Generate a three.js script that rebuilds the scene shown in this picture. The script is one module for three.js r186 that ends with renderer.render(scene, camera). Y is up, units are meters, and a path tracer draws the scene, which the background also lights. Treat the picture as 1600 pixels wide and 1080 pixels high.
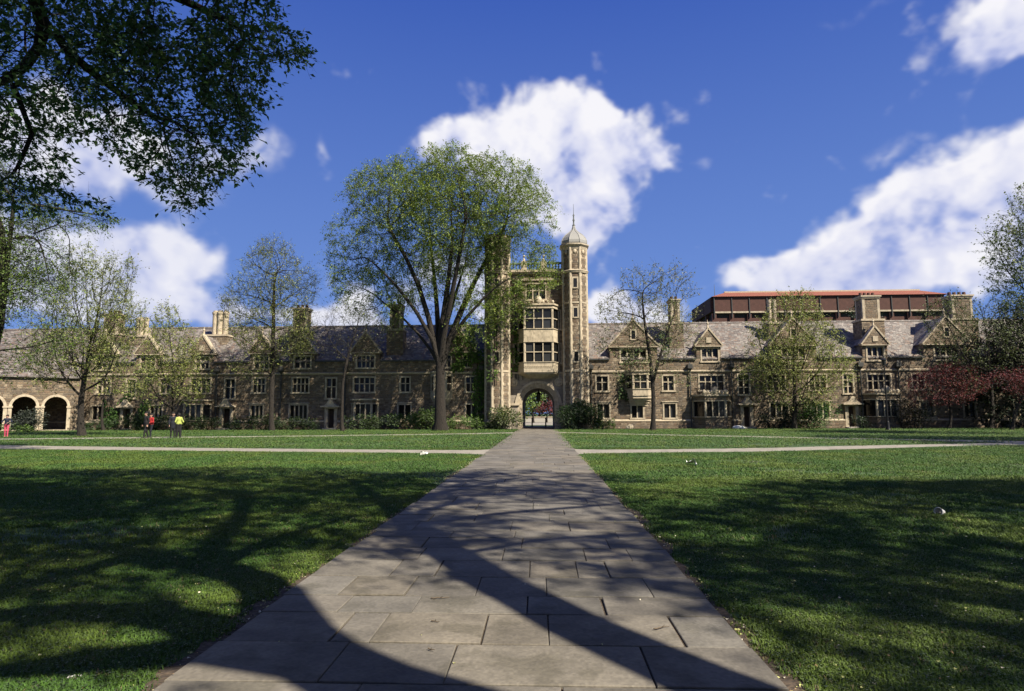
import * as THREE from 'three';
import { mergeGeometries } from 'three/addons/utils/BufferGeometryUtils.js';

// ------------------------------------------------------------------ camera, sky, sun, exposure
const scene = new THREE.Scene();
const EYE = 1.65, FOC = 1000;                                   // eye height in metres, focal length of a 1600 x 1080 frame
const camera = new THREE.PerspectiveCamera(2 * Math.atan(540 / FOC) * 180 / Math.PI, 1600 / 1080, 0.1, 3000);
camera.position.set(0, EYE, 0);
camera.rotation.order = 'YXZ';
camera.rotation.set(Math.atan(105 / FOC), Math.atan(46 / FOC), -0.2 * Math.PI / 180);
camera.updateMatrixWorld(true);
const renderer = new THREE.WebGLRenderer({ antialias: true });
renderer.setSize(1024, 691);
renderer.toneMapping = THREE.LinearToneMapping;
renderer.toneMappingExposure = 2.15;
renderer.shadowMap.enabled = true;
const SUN = new THREE.Vector3(0.766, 1, 0.643).normalize();   // behind the camera, well to the right, 45 degrees up
const sun = new THREE.DirectionalLight(new THREE.Color(1.0, 0.915, 0.77), 5.0);
sun.position.copy(SUN).multiplyScalar(160); sun.target.position.set(0, 0, -35);
sun.position.add(sun.target.position);
sun.castShadow = true; sun.shadow.mapSize.set(4096, 4096);
Object.assign(sun.shadow.camera, { left: -90, right: 90, top: 90, bottom: -90, near: 1, far: 400 });
scene.add(sun, sun.target);

// ------------------------------------------------------------------ small maths
function rng(seed) { let a = seed >>> 0; return () => { a = (a + 0x6D2B79F5) | 0; let t = Math.imul(a ^ (a >>> 15), 1 | a); t = (t + Math.imul(t ^ (t >>> 7), 61 | t)) ^ t; return ((t ^ (t >>> 14)) >>> 0) / 4294967296; }; }
const hash2 = (x, y, s) => { let h = Math.imul(x | 0, 374761393) + Math.imul(y | 0, 668265263) + Math.imul(s | 0, 2147483647 ^ 0x5bd1e995); h = Math.imul(h ^ (h >>> 13), 1274126177); return ((h ^ (h >>> 16)) >>> 0) / 4294967296; };
const mod = (a, n) => ((a % n) + n) % n;
function pn(x, y, per, s) {                                     // value noise that tiles every per cells
  const xi = Math.floor(x), yi = Math.floor(y), fx = x - xi, fy = y - yi, u = fx * fx * (3 - 2 * fx), v = fy * fy * (3 - 2 * fy);
  const x0 = mod(xi, per), x1 = mod(xi + 1, per), y0 = mod(yi, per), y1 = mod(yi + 1, per);
  const a = hash2(x0, y0, s), b = hash2(x1, y0, s), c = hash2(x0, y1, s), d = hash2(x1, y1, s);
  return a + (b - a) * u + (c - a) * v + (a - b - c + d) * u * v;
}
function fbm(x, y, per, s, oct) { let v = 0, a = 0.5, t = 0; for (let o = 0; o < oct; o++) { v += a * pn(x, y, per, s + o * 17); t += a; x *= 2; y *= 2; per *= 2; a *= 0.5; } return v / t; }
const clamp = (v, a = 0, b = 1) => Math.min(b, Math.max(a, v));
const sstep = (a, b, x) => { const t = clamp((x - a) / (b - a)); return t * t * (3 - 2 * t); };
const lerp = (a, b, t) => a + (b - a) * t;
const V = (x, y, z) => new THREE.Vector3(x, y, z);
const ray = (px, py) => V((px - 800) / FOC, (540 - py) / FOC, -1).applyEuler(camera.rotation);
const at = (px, py, d) => { const r = ray(px, py); return r.multiplyScalar(-d / r.z).add(camera.position); };      // the point d metres down the court
const onGround = (px, py) => { const r = ray(px, py); return r.multiplyScalar(-EYE / r.y).add(camera.position); };
const FD = 66;                                                  // the facade stands 66 m from the camera
const fx = (px) => at(px, 600, FD).x;
const fy = (py) => EYE + (645 - py) * FD / FOC;

// ------------------------------------------------------------------ sky: clear air and cumulus clouds
{
  const TW = 2048, TH = 2048, data = new Float32Array(TW * TH * 4), R = rng(5);
  const blobs = [];
  const dirAE = (v) => [Math.atan2(v.x, -v.z) * 180 / Math.PI, Math.asin(v.y / v.length()) * 180 / Math.PI];
  const B = (px, py, rx, ry, w = 1) => { const [a, e] = dirAE(ray(px, py)), k = 57.3 / FOC; blobs.push([a, e, rx * k / Math.cos(e / 57.3), ry * k, w]); };
  [[700, 205, 48, 40], [770, 205, 75, 50], [860, 190, 60, 48], [905, 180, 48, 46], [960, 205, 50, 42], [1015, 235, 52, 40], [900, 255, 110, 62], [860, 320, 90, 52], [935, 325, 62, 48], [920, 368, 48, 26], [1040, 250, 28, 22], [790, 240, 90, 50],
   [110, 190, 85, 50, .9], [180, 255, 110, 40, .85], [60, 240, 80, 50, .9], [330, 250, 75, 34, .62], [400, 238, 42, 36, .75], [250, 300, 100, 26, .55],
   [290, 392, 78, 36, .86], [210, 395, 90, 36, .86], [120, 420, 110, 40, .86], [265, 450, 46, 28], [40, 400, 100, 50, .86], [300, 470, 70, 24, .8], [200, 470, 120, 34, .8],
   [1592, 262, 66, 46], [1520, 285, 85, 60], [1430, 330, 85, 58], [1350, 375, 88, 44], [1260, 408, 80, 27], [1195, 415, 46, 14, .9], [1480, 380, 150, 60], [1420, 425, 190, 38, .95], [1640, 340, 100, 70], [1200, 445, 70, 18, .9], [1590, 400, 90, 26, .6], [1700, 320, 110, 70],
   [1560, 30, 62, 40], [1530, 70, 30, 26, .7], [1600, 38, 60, 40], [1660, 10, 90, 50],
   [960, 478, 62, 34, .95], [1010, 500, 90, 26, .9], [545, 470, 36, 38, .95], [540, 500, 80, 26, .9], [505, 245, 12, 40, .5], [515, 275, 9, 22, .45],
   [640, 470, 60, 30, .7], [1100, 245, 14, 10, .55], [1390, 240, 40, 20, .5], [1345, 295, 25, 12, .45], [1340, 10, 60, 12, .38], [1450, 215, 30, 10, .42], [700, 440, 60, 50, .8], [420, 500, 120, 18, .85], [770, 470, 60, 40, .85], [-150, 200, 170, 80], [-260, 420, 200, 70]]
    .forEach((b) => B(...b));
  for (let i = 0; i < 30; i++) {                                // the same broken cumulus all round
    let a = -180 + 360 * R(), e = 4 + 60 * R() ** 1.5; if (a > -52 && a < 52 && e < 42) continue;
    const n = 3 + Math.floor(R() * 5), s = 3 + 4 * R();
    for (let k = 0; k < n; k++) blobs.push([a + (R() - .5) * s * 3.4 / Math.cos(e / 57.3), e + (R() - .5) * s * 1.2, s * (0.7 + .6 * R()) / Math.cos(e / 57.3), s * (.45 + .4 * R()), 1]);
  }
  const cells = new Map();
  for (const b of blobs) for (let ca = Math.floor((b[0] - b[2] * 2.3 + 720) / 5); ca <= Math.floor((b[0] + b[2] * 2.3 + 720) / 5); ca++) { const k = mod(ca, 72); (cells.get(k) ?? cells.set(k, []).get(k)).push(b); }
  for (let j = 0; j < TH; j++) {
    const e = ((j + .5) / TH - .5) * 180, el = Math.max(e, 0);
    const t = Math.pow(clamp(el / 42), .75);
    const air = [lerp(.104, .0105, t), lerp(.180, .036, t), lerp(.372, .198, t)];
    for (let i = 0; i < TW; i++) {
      const phi = ((i + .5) / TW - .5) * Math.PI * 2;           // atan2(z, x)
      let a = Math.atan2(Math.cos(phi), -Math.sin(phi)) * 180 / Math.PI;
      let r = air[0], g = air[1], b = air[2];
      if (e > -2 && e < 75) {
        const list = cells.get(mod(Math.floor((a + 720) / 5), 72)) ?? [];
        let near = false;
        for (const q of list) if (Math.abs(e - q[1]) < q[3] * 2.4) { near = true; break; }
        if (near) {
          const cx = (a + 180) / 360 * 64, cy = e / 360 * 64;
          const wx = (fbm(cx * 1.5, cy * 1.5, 96, 3, 4) - .5) * 3.4, wy = (fbm(cx * 1.5, cy * 1.5, 96, 41, 4) - .5) * 2.8;
          const n1 = fbm(cx * 2, cy * 2, 128, 71, 7) - .5, n2 = fbm(cx * 5 + wx * .6, cy * 5 + wy, 320, 23, 5) - .5;
          let f = 0, lum = 0, thin = 0, ws = 0;
          for (const q of list) {
            let da = a - q[0]; if (da > 180) da -= 360; if (da < -180) da += 360;
            const u = (da + wx) / q[2], w = (e - q[1] + wy) / q[3], r2 = u * u + w * w; if (r2 > 5) continue;
            const g2 = Math.exp(-1.25 * r2); if (q[4] < .8) { thin = Math.max(thin, q[4] * g2); continue; } f += g2; lum += g2 * w; ws += g2 * q[4];
          }
          const h = f > 0 ? lum / f : 0, dens = Math.min(f, 1.25) - .52 + n1 * 1.25 + n2 * .6;
          const al = Math.max(sstep(-.16, .62, dens) * (f > 0 ? Math.min(1, ws / f * 1.02 - .02) : 1), sstep(.12, 1.0, thin * (1 + n1 * 2.4 + n2 * 1.6)) * .55);
          const sh = clamp(.76 + h * .30 + n1 * 1.7 + n2 * .9 - .18 * sstep(.5, 1.1, dens), .05, 1);       // thick bases are greyer than the sunlit tops
          r = lerp(r, lerp(.195, .432, sh), al); g = lerp(g, lerp(.222, .428, sh), al); b = lerp(b, lerp(.368, .45, sh), al);
        }
      }
      const o = (j * TW + i) * 4; data[o] = r; data[o + 1] = g; data[o + 2] = b; data[o + 3] = 1;
    }
  }
  const sky = new THREE.DataTexture(data, TW, TH, THREE.RGBAFormat, THREE.FloatType);
  sky.mapping = THREE.EquirectangularReflectionMapping; sky.magFilter = sky.minFilter = THREE.LinearFilter; sky.needsUpdate = true;
  scene.background = sky; scene.environment = sky;
}

// ------------------------------------------------------------------ textures and materials
const toS = (v) => 255 * clamp(v <= .0031308 ? v * 12.92 : 1.055 * Math.pow(v, 1 / 2.4) - .055);
function textures(n, metres, fn) {                              // fn(u, v) -> [r, g, b, height], colours linear
  const c = new Uint8Array(n * n * 4), h = new Uint8Array(n * n * 4);
  for (let j = 0; j < n; j++) for (let i = 0; i < n; i++) {
    const q = fn((i + .5) / n, (j + .5) / n), o = (j * n + i) * 4;
    c[o] = toS(q[0]); c[o + 1] = toS(q[1]); c[o + 2] = toS(q[2]); c[o + 3] = 255;
    h[o] = h[o + 1] = h[o + 2] = 255 * clamp(q[3]); h[o + 3] = 255;
  }
  const mk = (d, srgb) => { const t = new THREE.DataTexture(d, n, n); t.wrapS = t.wrapT = THREE.RepeatWrapping; t.magFilter = THREE.LinearFilter; t.minFilter = THREE.LinearMipmapLinearFilter; t.generateMipmaps = true; if (srgb) t.colorSpace = THREE.SRGBColorSpace; t.repeat.set(1 / metres, 1 / metres); t.needsUpdate = true; return t; };
  return { map: mk(c, true), bumpMap: mk(h, false) };
}
const M = {};
const std = (o) => new THREE.MeshStandardMaterial(o);
const rgb = (r, g, b) => new THREE.Color().setRGB(r, g, b);
function courses(rowMin, rowMax, wMin, wMax, size, seed) {      // rows of unequal pieces that tile over size metres
  const R = rng(seed), rows = []; let y = 0;
  while (y < size - rowMin * .6) { let h = lerp(rowMin, rowMax, R()); if (y + h > size - rowMin) h = size - y; const xs = []; let x = 0; while (x < size - wMin * .6) { let w = lerp(wMin, wMax, R()); if (x + w > size - wMin) w = size - x; xs.push([x, w, R(), R(), R()]); x += w; } rows.push([y, h, xs, R() * size]); y += h; }
  return (u, v) => {
    const yy = v * size; let r = rows.length - 1; while (r > 0 && rows[r][0] > yy) r--;
    const row = rows[r], xx = mod(u * size + row[3], size); let c = row[2].length - 1; while (c > 0 && row[2][c][0] > xx) c--;
    const p = row[2][c];
    return { dx: Math.min(xx - p[0], p[0] + p[1] - xx), dy: Math.min(yy - row[0], row[0] + row[1] - yy), t: (yy - row[0]) / row[1], a: p[2], b: p[3], c: p[4] };
  };
}
{ // rubble walling: brown, buff and grey stones laid in rough courses
  const at_ = courses(.13, .27, .18, .55, 8, 11);
  const t = textures(1024, 8, (u, v) => {
    const wob = (fbm(u * 64, v * 64, 64, 9, 3) - .5) * .012;
    const s = at_(clamp(u + wob, 0, .9999), clamp(v + wob * .7, 0, .9999)), n = fbm(u * 96, v * 96, 96, 3, 3), e = Math.min(s.dx, s.dy), j = sstep(.008, .03, e);
    let r = .21, g = .152, b = .096;
    if (s.a > .82) { r = .30; g = .235; b = .16; } else if (s.a > .6) { r = .25; g = .19; b = .125; } else if (s.a < .16) { r = .145; g = .112; b = .082; } else if (s.a < .3) { r = .20; g = .135; b = .085; }
    const k = (.72 + .56 * s.b) * (.62 + .76 * n);
    return [lerp(.22, r * k, j), lerp(.185, g * k, j), lerp(.14, b * k, j), j * (.55 + .3 * s.c) + n * .25];
  });
  M.rubble = std({ ...t, color: rgb(.70, .70, .70), bumpScale: .05, roughness: .92 });
}
{ // dressed limestone
  const t = textures(512, 2.5, (u, v) => { const n = fbm(u * 12, v * 12, 12, 21, 5), m = fbm(u * 40, v * 6, 40, 5, 3), k = .62 + .62 * n - .22 * sstep(.55, .8, m); return [.47 * k, .385 * k, .265 * k, n]; });
  M.lime = std({ ...t, color: rgb(.88, .90, .93), bumpScale: .012, roughness: .85 });
}
{ // weathered grey ashlar of the gateway
  const at_ = courses(.38, .46, .6, 1.1, 4, 31);
  const t = textures(512, 4, (u, v) => { const s = at_(u, v), n = fbm(u * 16, v * 16, 16, 77, 5), j = sstep(.004, .014, Math.min(s.dx, s.dy)), k = (.66 + .5 * n) * (.82 + .3 * s.a); return [lerp(.13, .33 * k, j), lerp(.11, .275 * k, j), lerp(.08, .2 * k, j), j * .7 + n * .3]; });
  M.ashlar = std({ ...t, color: rgb(.78, .80, .86), bumpScale: .015, roughness: .88 });
}
{ // slates: mottled grey, purple and brown
  const at_ = courses(.19, .25, .2, .42, 8, 51);
  const t = textures(1024, 8, (u, v) => {
    const s = at_(u, v), n = fbm(u * 48, v * 48, 48, 13, 4), j = sstep(.0, .014, Math.min(s.dx, s.dy * 1.0)), m = fbm(u * 6, v * 6, 6, 99, 3);
    let r = .205, g = .195, b = .19; if (s.a > .8) { r = .30; g = .285; b = .275; } else if (s.a < .2) { r = .135; g = .118; b = .115; } else if (s.a < .36) { r = .215; g = .165; b = .14; }
    const k = (.7 + .5 * n) * (.85 + .3 * s.b) * (.8 + .4 * m);
    return [lerp(.05, r * k, j), lerp(.048, g * k, j), lerp(.046, b * k, j), j * (.3 + .55 * (1 - s.t) + .15 * s.c)];
  });
  M.slate = std({ ...t, color: rgb(.72, .67, .60), bumpScale: .05, roughness: .62 });
}
{ // bluestone paving
  const t = textures(1024, 3.2, (u, v) => { const n = fbm(u * 7, v * 7, 7, 61, 6), f = fbm(u * 140, v * 140, 140, 8, 2), m = fbm(u * 4, v * 22, 22, 18, 4), st = sstep(.52, .7, fbm(u * 9, v * 9, 9, 140, 4)), k = (.38 + 1.06 * n) * (.78 + .44 * f) * (.80 + .36 * m) * (1 - .28 * st); return [.262 * k, .248 * k, (.236 - .012 * st) * k, n * .6 + f * .25 + m * .15]; });
  M.flag = [[.49, .465, .395], [.54, .505, .42], [.43, .415, .365], [.48, .465, .41], [.40, .38, .33], [.515, .475, .385], [.455, .43, .37]].map((c) => std({ ...t, bumpScale: .012, roughness: .88, color: rgb(...c) }));
}
{ // worn stone and grit of the cross paths
  const t = textures(512, 3, (u, v) => { const n = fbm(u * 10, v * 10, 10, 33, 5), f = fbm(u * 120, v * 120, 120, 4, 2), k = (.6 + .5 * n) * (.75 + .5 * f); return [.43 * k, .405 * k, .36 * k, f]; });
  M.grit = std({ ...t, color: rgb(.60, .58, .53), bumpScale: .012, roughness: .9 });
}
{ // turf seen between the blades
  const t = textures(1024, 16, (u, v) => {
    const n = fbm(u * 10, v * 10, 10, 2, 5), f = fbm(u * 160, v * 160, 160, 6, 3), q = fbm(u * 28, v * 28, 28, 44, 4), bare = sstep(.60, .72, q) * .75;
    const k = (.5 + .9 * n) * (.45 + 1.1 * f), y = sstep(.5, .75, fbm(u * 5, v * 5, 5, 90, 4));
    let r = lerp(.050, .088, y) * k, g = lerp(.120, .150, y) * k, b = .020 * k;
    return [lerp(r, .095 * k, bare), lerp(g, .088 * k, bare), lerp(b, .042 * k, bare), f];
  });
  M.lawn = std({ ...t, color: rgb(.50, .50, .50), bumpScale: .035, roughness: .95 });
}
{ // dark soil
  const t = textures(512, 1.5, (u, v) => { const n = fbm(u * 12, v * 12, 12, 17, 5), f = fbm(u * 80, v * 80, 80, 4, 2), k = (.5 + n) * (.5 + f); return [.062 * k, .044 * k, .029 * k, n * .5 + f * .5]; });
  M.soil = std({ ...t, bumpScale: .03, roughness: 1 });
}
{ // furrowed bark
  const t = textures(512, 1.2, (u, v) => { const w = (fbm(u * 6, v * 6, 6, 4, 3) - .5) * .12, n = fbm((u + w) * 26, v * 5, 130, 7, 4), f = fbm(u * 60, v * 60, 60, 3, 2), k = (.3 + 1.1 * n) * (.7 + .6 * f); return [.027 * k, .0215 * k, .0165 * k, n]; });
  M.bark = std({ ...t, bumpScale: .07, roughness: 1 });
  M.barkPale = std({ ...t, bumpScale: .02, roughness: 1, color: rgb(1.7, 1.65, 1.5) });
}
{ // red-brown brickwork, far off
  const t = textures(512, 4, (u, v) => { const n = fbm(u * 60, v * 60, 60, 7, 3), m = fbm(u * 8, v * 8, 8, 3, 4), k = (.6 + .5 * n) * (.75 + .5 * m); return [.155 * k, .066 * k, .048 * k, n]; });
  M.brick = std({ ...t, color: rgb(.52, .52, .52), bumpScale: .01, roughness: .9 });
  const p = textures(512, 4, (u, v) => { const rib = Math.abs(Math.sin(u * Math.PI * 12)), n = fbm(u * 24, v * 24, 24, 8, 4), k = .6 + .7 * n; return [.46 * k, .155 * k, .09 * k, rib]; });
  M.pantile = std({ ...p, color: rgb(.50, .47, .46), bumpScale: .1, roughness: .8 });
}
M.glass = [.008, .012, .018, .03].map((v, i) => new THREE.MeshPhysicalMaterial({ color: rgb(v, v * 1.05, v * 1.1), roughness: .06 + .04 * i, metalness: 0, ior: 1.5, specularIntensity: .55 }));
M.lead = std({ color: rgb(.24, .235, .215), roughness: .55, metalness: .15 });
M.leadDark = std({ color: rgb(.10, .11, .10), roughness: .6, metalness: .3 });
M.iron = std({ color: rgb(.016, .016, .017), roughness: .5, metalness: .6 });
M.pipe = std({ color: rgb(.035, .035, .032), roughness: .6 });
M.oak = std({ color: rgb(.035, .02, .012), roughness: .7 });
M.copper = std({ color: rgb(.10, .155, .13), roughness: .8 });
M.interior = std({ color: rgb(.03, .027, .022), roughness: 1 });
M.paleStone = std({ color: rgb(.36, .33, .285), roughness: .9 });

// ------------------------------------------------------------------ object helpers
const used = new Map();
const numbered = (n) => { const k = used.get(n) ?? 0; used.set(n, k + 1); return k ? `${n}_${String(k).padStart(3, '0')}` : n; };
function thing(name, label, category, pos = [0, 0, 0], group) {
  const o = new THREE.Group(); o.name = numbered(name); o.position.set(...pos); o.userData = { label, category }; if (group) o.userData.group = group; scene.add(o); return o;
}
function sub(parent, name) { const o = new THREE.Group(); o.name = name; parent.add(o); return o; }
function faceUV(g) {                                            // texture coordinates in metres, by the way each triangle faces
  g = g.index ? g.toNonIndexed() : g; const p = g.attributes.position, uv = new Float32Array(p.count * 2);
  const a = V(0, 0, 0), b = V(0, 0, 0), c = V(0, 0, 0), n = V(0, 0, 0);
  for (let i = 0; i < p.count; i += 3) {
    a.fromBufferAttribute(p, i); b.fromBufferAttribute(p, i + 1); c.fromBufferAttribute(p, i + 2);
    n.copy(b).sub(a).cross(c.clone().sub(a)); const ax = Math.abs(n.x), ay = Math.abs(n.y), az = Math.abs(n.z), L = n.length() || 1;
    [a, b, c].forEach((q, k) => {
      let u, v; if (az >= ax && az >= ay) { u = q.x; v = q.y; } else if (ax >= ay) { u = q.z; v = q.y; } else { u = q.x; v = q.z * (L / Math.max(ay, 1e-6)); }
      uv[(i + k) * 2] = u; uv[(i + k) * 2 + 1] = v;
    });
  }
  g.setAttribute('uv', new THREE.BufferAttribute(uv, 2)); return g;
}
function geo(list) {
  const gs = (Array.isArray(list) ? list : [list]).map((g) => { const q = faceUV(g); for (const k of Object.keys(q.attributes)) if (!['position', 'normal', 'uv'].includes(k)) q.deleteAttribute(k); if (!q.attributes.normal) q.computeVertexNormals(); return q; });
  return gs.length === 1 ? gs[0] : mergeGeometries(gs);
}
function part(parent, name, list, mat, kind) { const m = new THREE.Mesh(geo(list), mat); m.name = name; m.castShadow = m.receiveShadow = true; if (kind) m.userData.kind = kind; parent.add(m); return m; }
function structure(name, g, mat, kind = 'structure') { const m = new THREE.Mesh(g, mat); m.name = numbered(name); m.userData.kind = kind; m.castShadow = m.receiveShadow = true; scene.add(m); return m; }
const box = (x0, x1, y0, y1, z0, z1) => new THREE.BoxGeometry(x1 - x0, y1 - y0, z1 - z0).translate((x0 + x1) / 2, (y0 + y1) / 2, (z0 + z1) / 2);
const poly = (pts) => { const s = new THREE.Shape(); pts.forEach(([x, y], i) => i ? s.lineTo(x, y) : s.moveTo(x, y)); s.closePath(); return s; };
const slab = (shape, z0, z1, seg = 10) => new THREE.ExtrudeGeometry(shape, { depth: z1 - z0, bevelEnabled: false, curveSegments: seg }).translate(0, 0, z0);
const slabX = (ptsZY, x0, x1) => slab(poly(ptsZY.map(([z, y]) => [-z, y])), x0, x1).rotateY(Math.PI / 2);   // profile in (z, y), run along x
const hole = (x0, x1, y0, y1) => { const p = new THREE.Path(); p.moveTo(x0, y0); p.lineTo(x1, y0); p.lineTo(x1, y1); p.lineTo(x0, y1); p.closePath(); return p; };
const bar = (ax, ay, bx, by, t, z0, z1) => { const dx = bx - ax, dy = by - ay, L = Math.hypot(dx, dy); return new THREE.BoxGeometry(L, t, z1 - z0).rotateZ(Math.atan2(dy, dx)).translate((ax + bx) / 2, (ay + by) / 2, (z0 + z1) / 2); };
function rod(a, b, ra, rb = ra, seg = 6) { const d = b.clone().sub(a), L = d.length(); const g = new THREE.CylinderGeometry(rb, ra, L, seg, 1); g.applyQuaternion(new THREE.Quaternion().setFromUnitVectors(V(0, 1, 0), d.normalize())); return g.translate((a.x + b.x) / 2, (a.y + b.y) / 2, (a.z + b.z) / 2); }
const oct = (r, y0, y1, x = 0, z = 0, r2 = r) => new THREE.CylinderGeometry(r2, r, y1 - y0, 8, 1).rotateY(Math.PI / 8).toNonIndexed().translate(x, (y0 + y1) / 2, z);
const flat = (g) => { g = g.index ? g.toNonIndexed() : g; g.computeVertexNormals(); return g; };
// ------------------------------------------------------------------ ground: lawn, paths, flagstones
{
  const g = new THREE.PlaneGeometry(1400, 1400, 1, 1).rotateX(-Math.PI / 2); const p = g.attributes.position, uv = g.attributes.uv;
  for (let i = 0; i < p.count; i++) uv.setXY(i, p.getX(i), p.getZ(i));
  structure('lawn', g, M.lawn);
}
const PATH_L = -2.30, PATH_R = 1.41;
function strip(name, rows, y, mat) {                            // a path from rows of [pixel x, far edge, near edge] read on the ground
  const P = [], U = [], I = [];
  const c1 = new THREE.CatmullRomCurve3(rows.map(([x, a]) => onGround(x, a))), c2 = new THREE.CatmullRomCurve3(rows.map(([x, , b]) => onGround(x, b)));
  const N = 90, R = rng(rows.length * 7 + rows[0][0]);
  for (let i = 0; i <= N; i++) { const a = c1.getPoint(i / N), b = c2.getPoint(i / N), w1 = (R() - .5) * .16, w2 = (R() - .5) * .16; P.push(a.x, y, a.z + w1, b.x, y, b.z + w2); U.push(a.x, a.z, b.x, b.z); if (i < N) { const k = i * 2; I.push(k, k + 1, k + 2, k + 1, k + 3, k + 2); } }
  const g = new THREE.BufferGeometry(); g.setAttribute('position', new THREE.Float32BufferAttribute(P, 3)); g.setAttribute('uv', new THREE.Float32BufferAttribute(U, 2)); g.setIndex(I); g.computeVertexNormals();
  const m = structure(name, g, mat); return m;
}
const ROW_L = [[-160, 693.5, 699], [0, 696, 701.5], [250, 699.5, 704.5], [500, 702, 707], [700, 703.6, 709], [752, 703.2, 710.5], [800, 699, 714]];
const ROW_R = [[860, 698, 714], [905, 702.4, 709.6], [1000, 702.6, 708.2], [1100, 701.6, 706.9], [1200, 700.2, 705.5], [1300, 697.6, 703], [1400, 695.6, 700], [1500, 693.6, 697], [1620, 690.8, 695], [1800, 688, 692]];
const ROW_FL = [[-160, 688, 691], [0, 685.8, 688.4], [230, 683.3, 685.6], [450, 681.2, 683.3], [700, 677.9, 679.8], [820, 675.6, 677.4]];
const ROW_FR = [[862, 675.4, 677], [900, 676, 677.6], [1000, 678.5, 680.2], [1150, 681.4, 683.4], [1300, 684.4, 686.6], [1450, 687.2, 689.4], [1620, 690, 692.6], [1800, 693, 696]];
strip('cross_path', ROW_L, .006, M.grit); strip('cross_path', ROW_R, .006, M.grit);
strip('far_path', ROW_FL, .010, M.grit); strip('far_path', ROW_FR, .010, M.grit);
{ // the flagged walk
  const base = structure('main_walk', (() => { const g = new THREE.PlaneGeometry(PATH_R - PATH_L - .04, 72).rotateX(-Math.PI / 2).translate((PATH_L + PATH_R) / 2, .012, -30.5); const p = g.attributes.position, uv = g.attributes.uv; for (let i = 0; i < p.count; i++) uv.setXY(i, p.getX(i), p.getZ(i)); return g; })(), M.soil);
  const R = rng(77), zs = [-1.95, -2.6, -3.25, -4.01, -4.69, -5.37, -5.87, -6.55, -7.25, -7.9];
  const known = { 2: [-1.1, .1], 3: [-1.38, -.61, .66], 4: [-1.545, -1.24, -.445, .035, .99], 5: [-1.7, -1.08, -.14, .505], 6: [-1.85, -1.24, -.61, .025, .97], 7: [-1.55, -1.09, -.14, .35, .66], 8: [-1.41, -.46, .48, .98] };
  while (zs[zs.length - 1] > -64.6) zs.push(zs[zs.length - 1] - lerp(.48, .86, R()));
  const rest = []; let count = 0;
  for (let r = 0; r + 1 < zs.length; r++) {
    let js = known[r];
    if (!js) { js = []; let x = PATH_L + lerp(.35, 1.4, R()); while (x < PATH_R - .35) { js.push(x); x += lerp(.55, 1.5, R()); } }
    const xs = [PATH_L - R() * .05, ...js, PATH_R + R() * .05];
    for (let k = 0; k + 1 < xs.length; k++) {
      const gap = lerp(.007, .014, R()), wide = .0035 + (R() > .82 ? .007 : 0), x0 = xs[k] + (k ? wide : 0), x1 = xs[k + 1] - (k + 2 < xs.length ? wide : 0), z0 = zs[r] - gap, z1 = zs[r + 1] + gap;
      const c = () => (R() - .5) * .010, h = .03 + (R() - .5) * .007, tx = (R() - .5) * .006, tz = (R() - .5) * .006;
      const q = [[x0 + c(), z0 + c()], [x1 + c(), z0 + c()], [x1 + c(), z1 + c()], [x0 + c(), z1 + c()]], ch = .004 + R() * .003, mx = (x0 + x1) / 2, mz = (z0 + z1) / 2;
      const top = q.map(([x, z]) => [x + Math.sign(mx - x) * ch, h + tx * Math.sign(x - mx) + tz * Math.sign(z - mz), z + Math.sign(mz - z) * ch]), mid = q.map(([x, z], i) => [x, top[i][1] - ch * .8, z]), low = q.map(([x, z]) => [x, .002, z]);
      const P = [], quad = (a, b, d, e) => P.push(...a, ...b, ...d, ...a, ...d, ...e);
      quad(top[0], top[1], top[2], top[3]);
      for (let i = 0; i < 4; i++) { const n = (i + 1) % 4; quad(top[n], top[i], mid[i], mid[n]); quad(mid[n], mid[i], low[i], low[n]); }
      const g = new THREE.BufferGeometry(); g.setAttribute('position', new THREE.Float32BufferAttribute(P, 3)); g.computeVertexNormals();
      const ou = R() * 3, ov = R() * 3, uv = []; for (let i = 0; i < P.length; i += 3) uv.push(P[i] + ou, P[i + 2] + P[i + 1] + ov); g.setAttribute('uv', new THREE.Float32BufferAttribute(uv, 2));
      if (count++ < 292) { const m = new THREE.Mesh(g, M.flag[Math.floor(R() * M.flag.length)]); m.name = 'flagstone'; m.castShadow = m.receiveShadow = true; base.add(m); } else rest.push(g);
    }
  }
  const m = new THREE.Mesh(mergeGeometries(rest), M.flag[1]); m.name = 'far_flagstones'; m.userData.kind = 'stuff'; m.receiveShadow = true; base.add(m);
  for (const s of [-1, 1]) {                                    // ragged soil along the edges of the walk
    const P = [], U = [], I = [], n = 260; for (let i = 0; i <= n; i++) { const z = -1.5 - i * .16, e = s < 0 ? PATH_L : PATH_R, w = (.05 + .26 * fbm(i * .16, 3, 64, 5 + s, 3) * (i < 60 ? 1 : .5)) + (pn(i * .7, 1, 512, 4) - .5) * .06; P.push(e - s * .08, .005, z, e + s * w, .005, z); U.push(e, z, e + w, z); if (i < n) { const k = i * 2; s > 0 ? I.push(k, k + 1, k + 2, k + 1, k + 3, k + 2) : I.push(k, k + 2, k + 1, k + 1, k + 2, k + 3); } }
    const g = new THREE.BufferGeometry(); g.setAttribute('position', new THREE.Float32BufferAttribute(P, 3)); g.setAttribute('uv', new THREE.Float32BufferAttribute(U, 2)); g.setIndex(I); g.computeVertexNormals(); structure('soil_edge', g, M.soil);
  }
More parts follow.
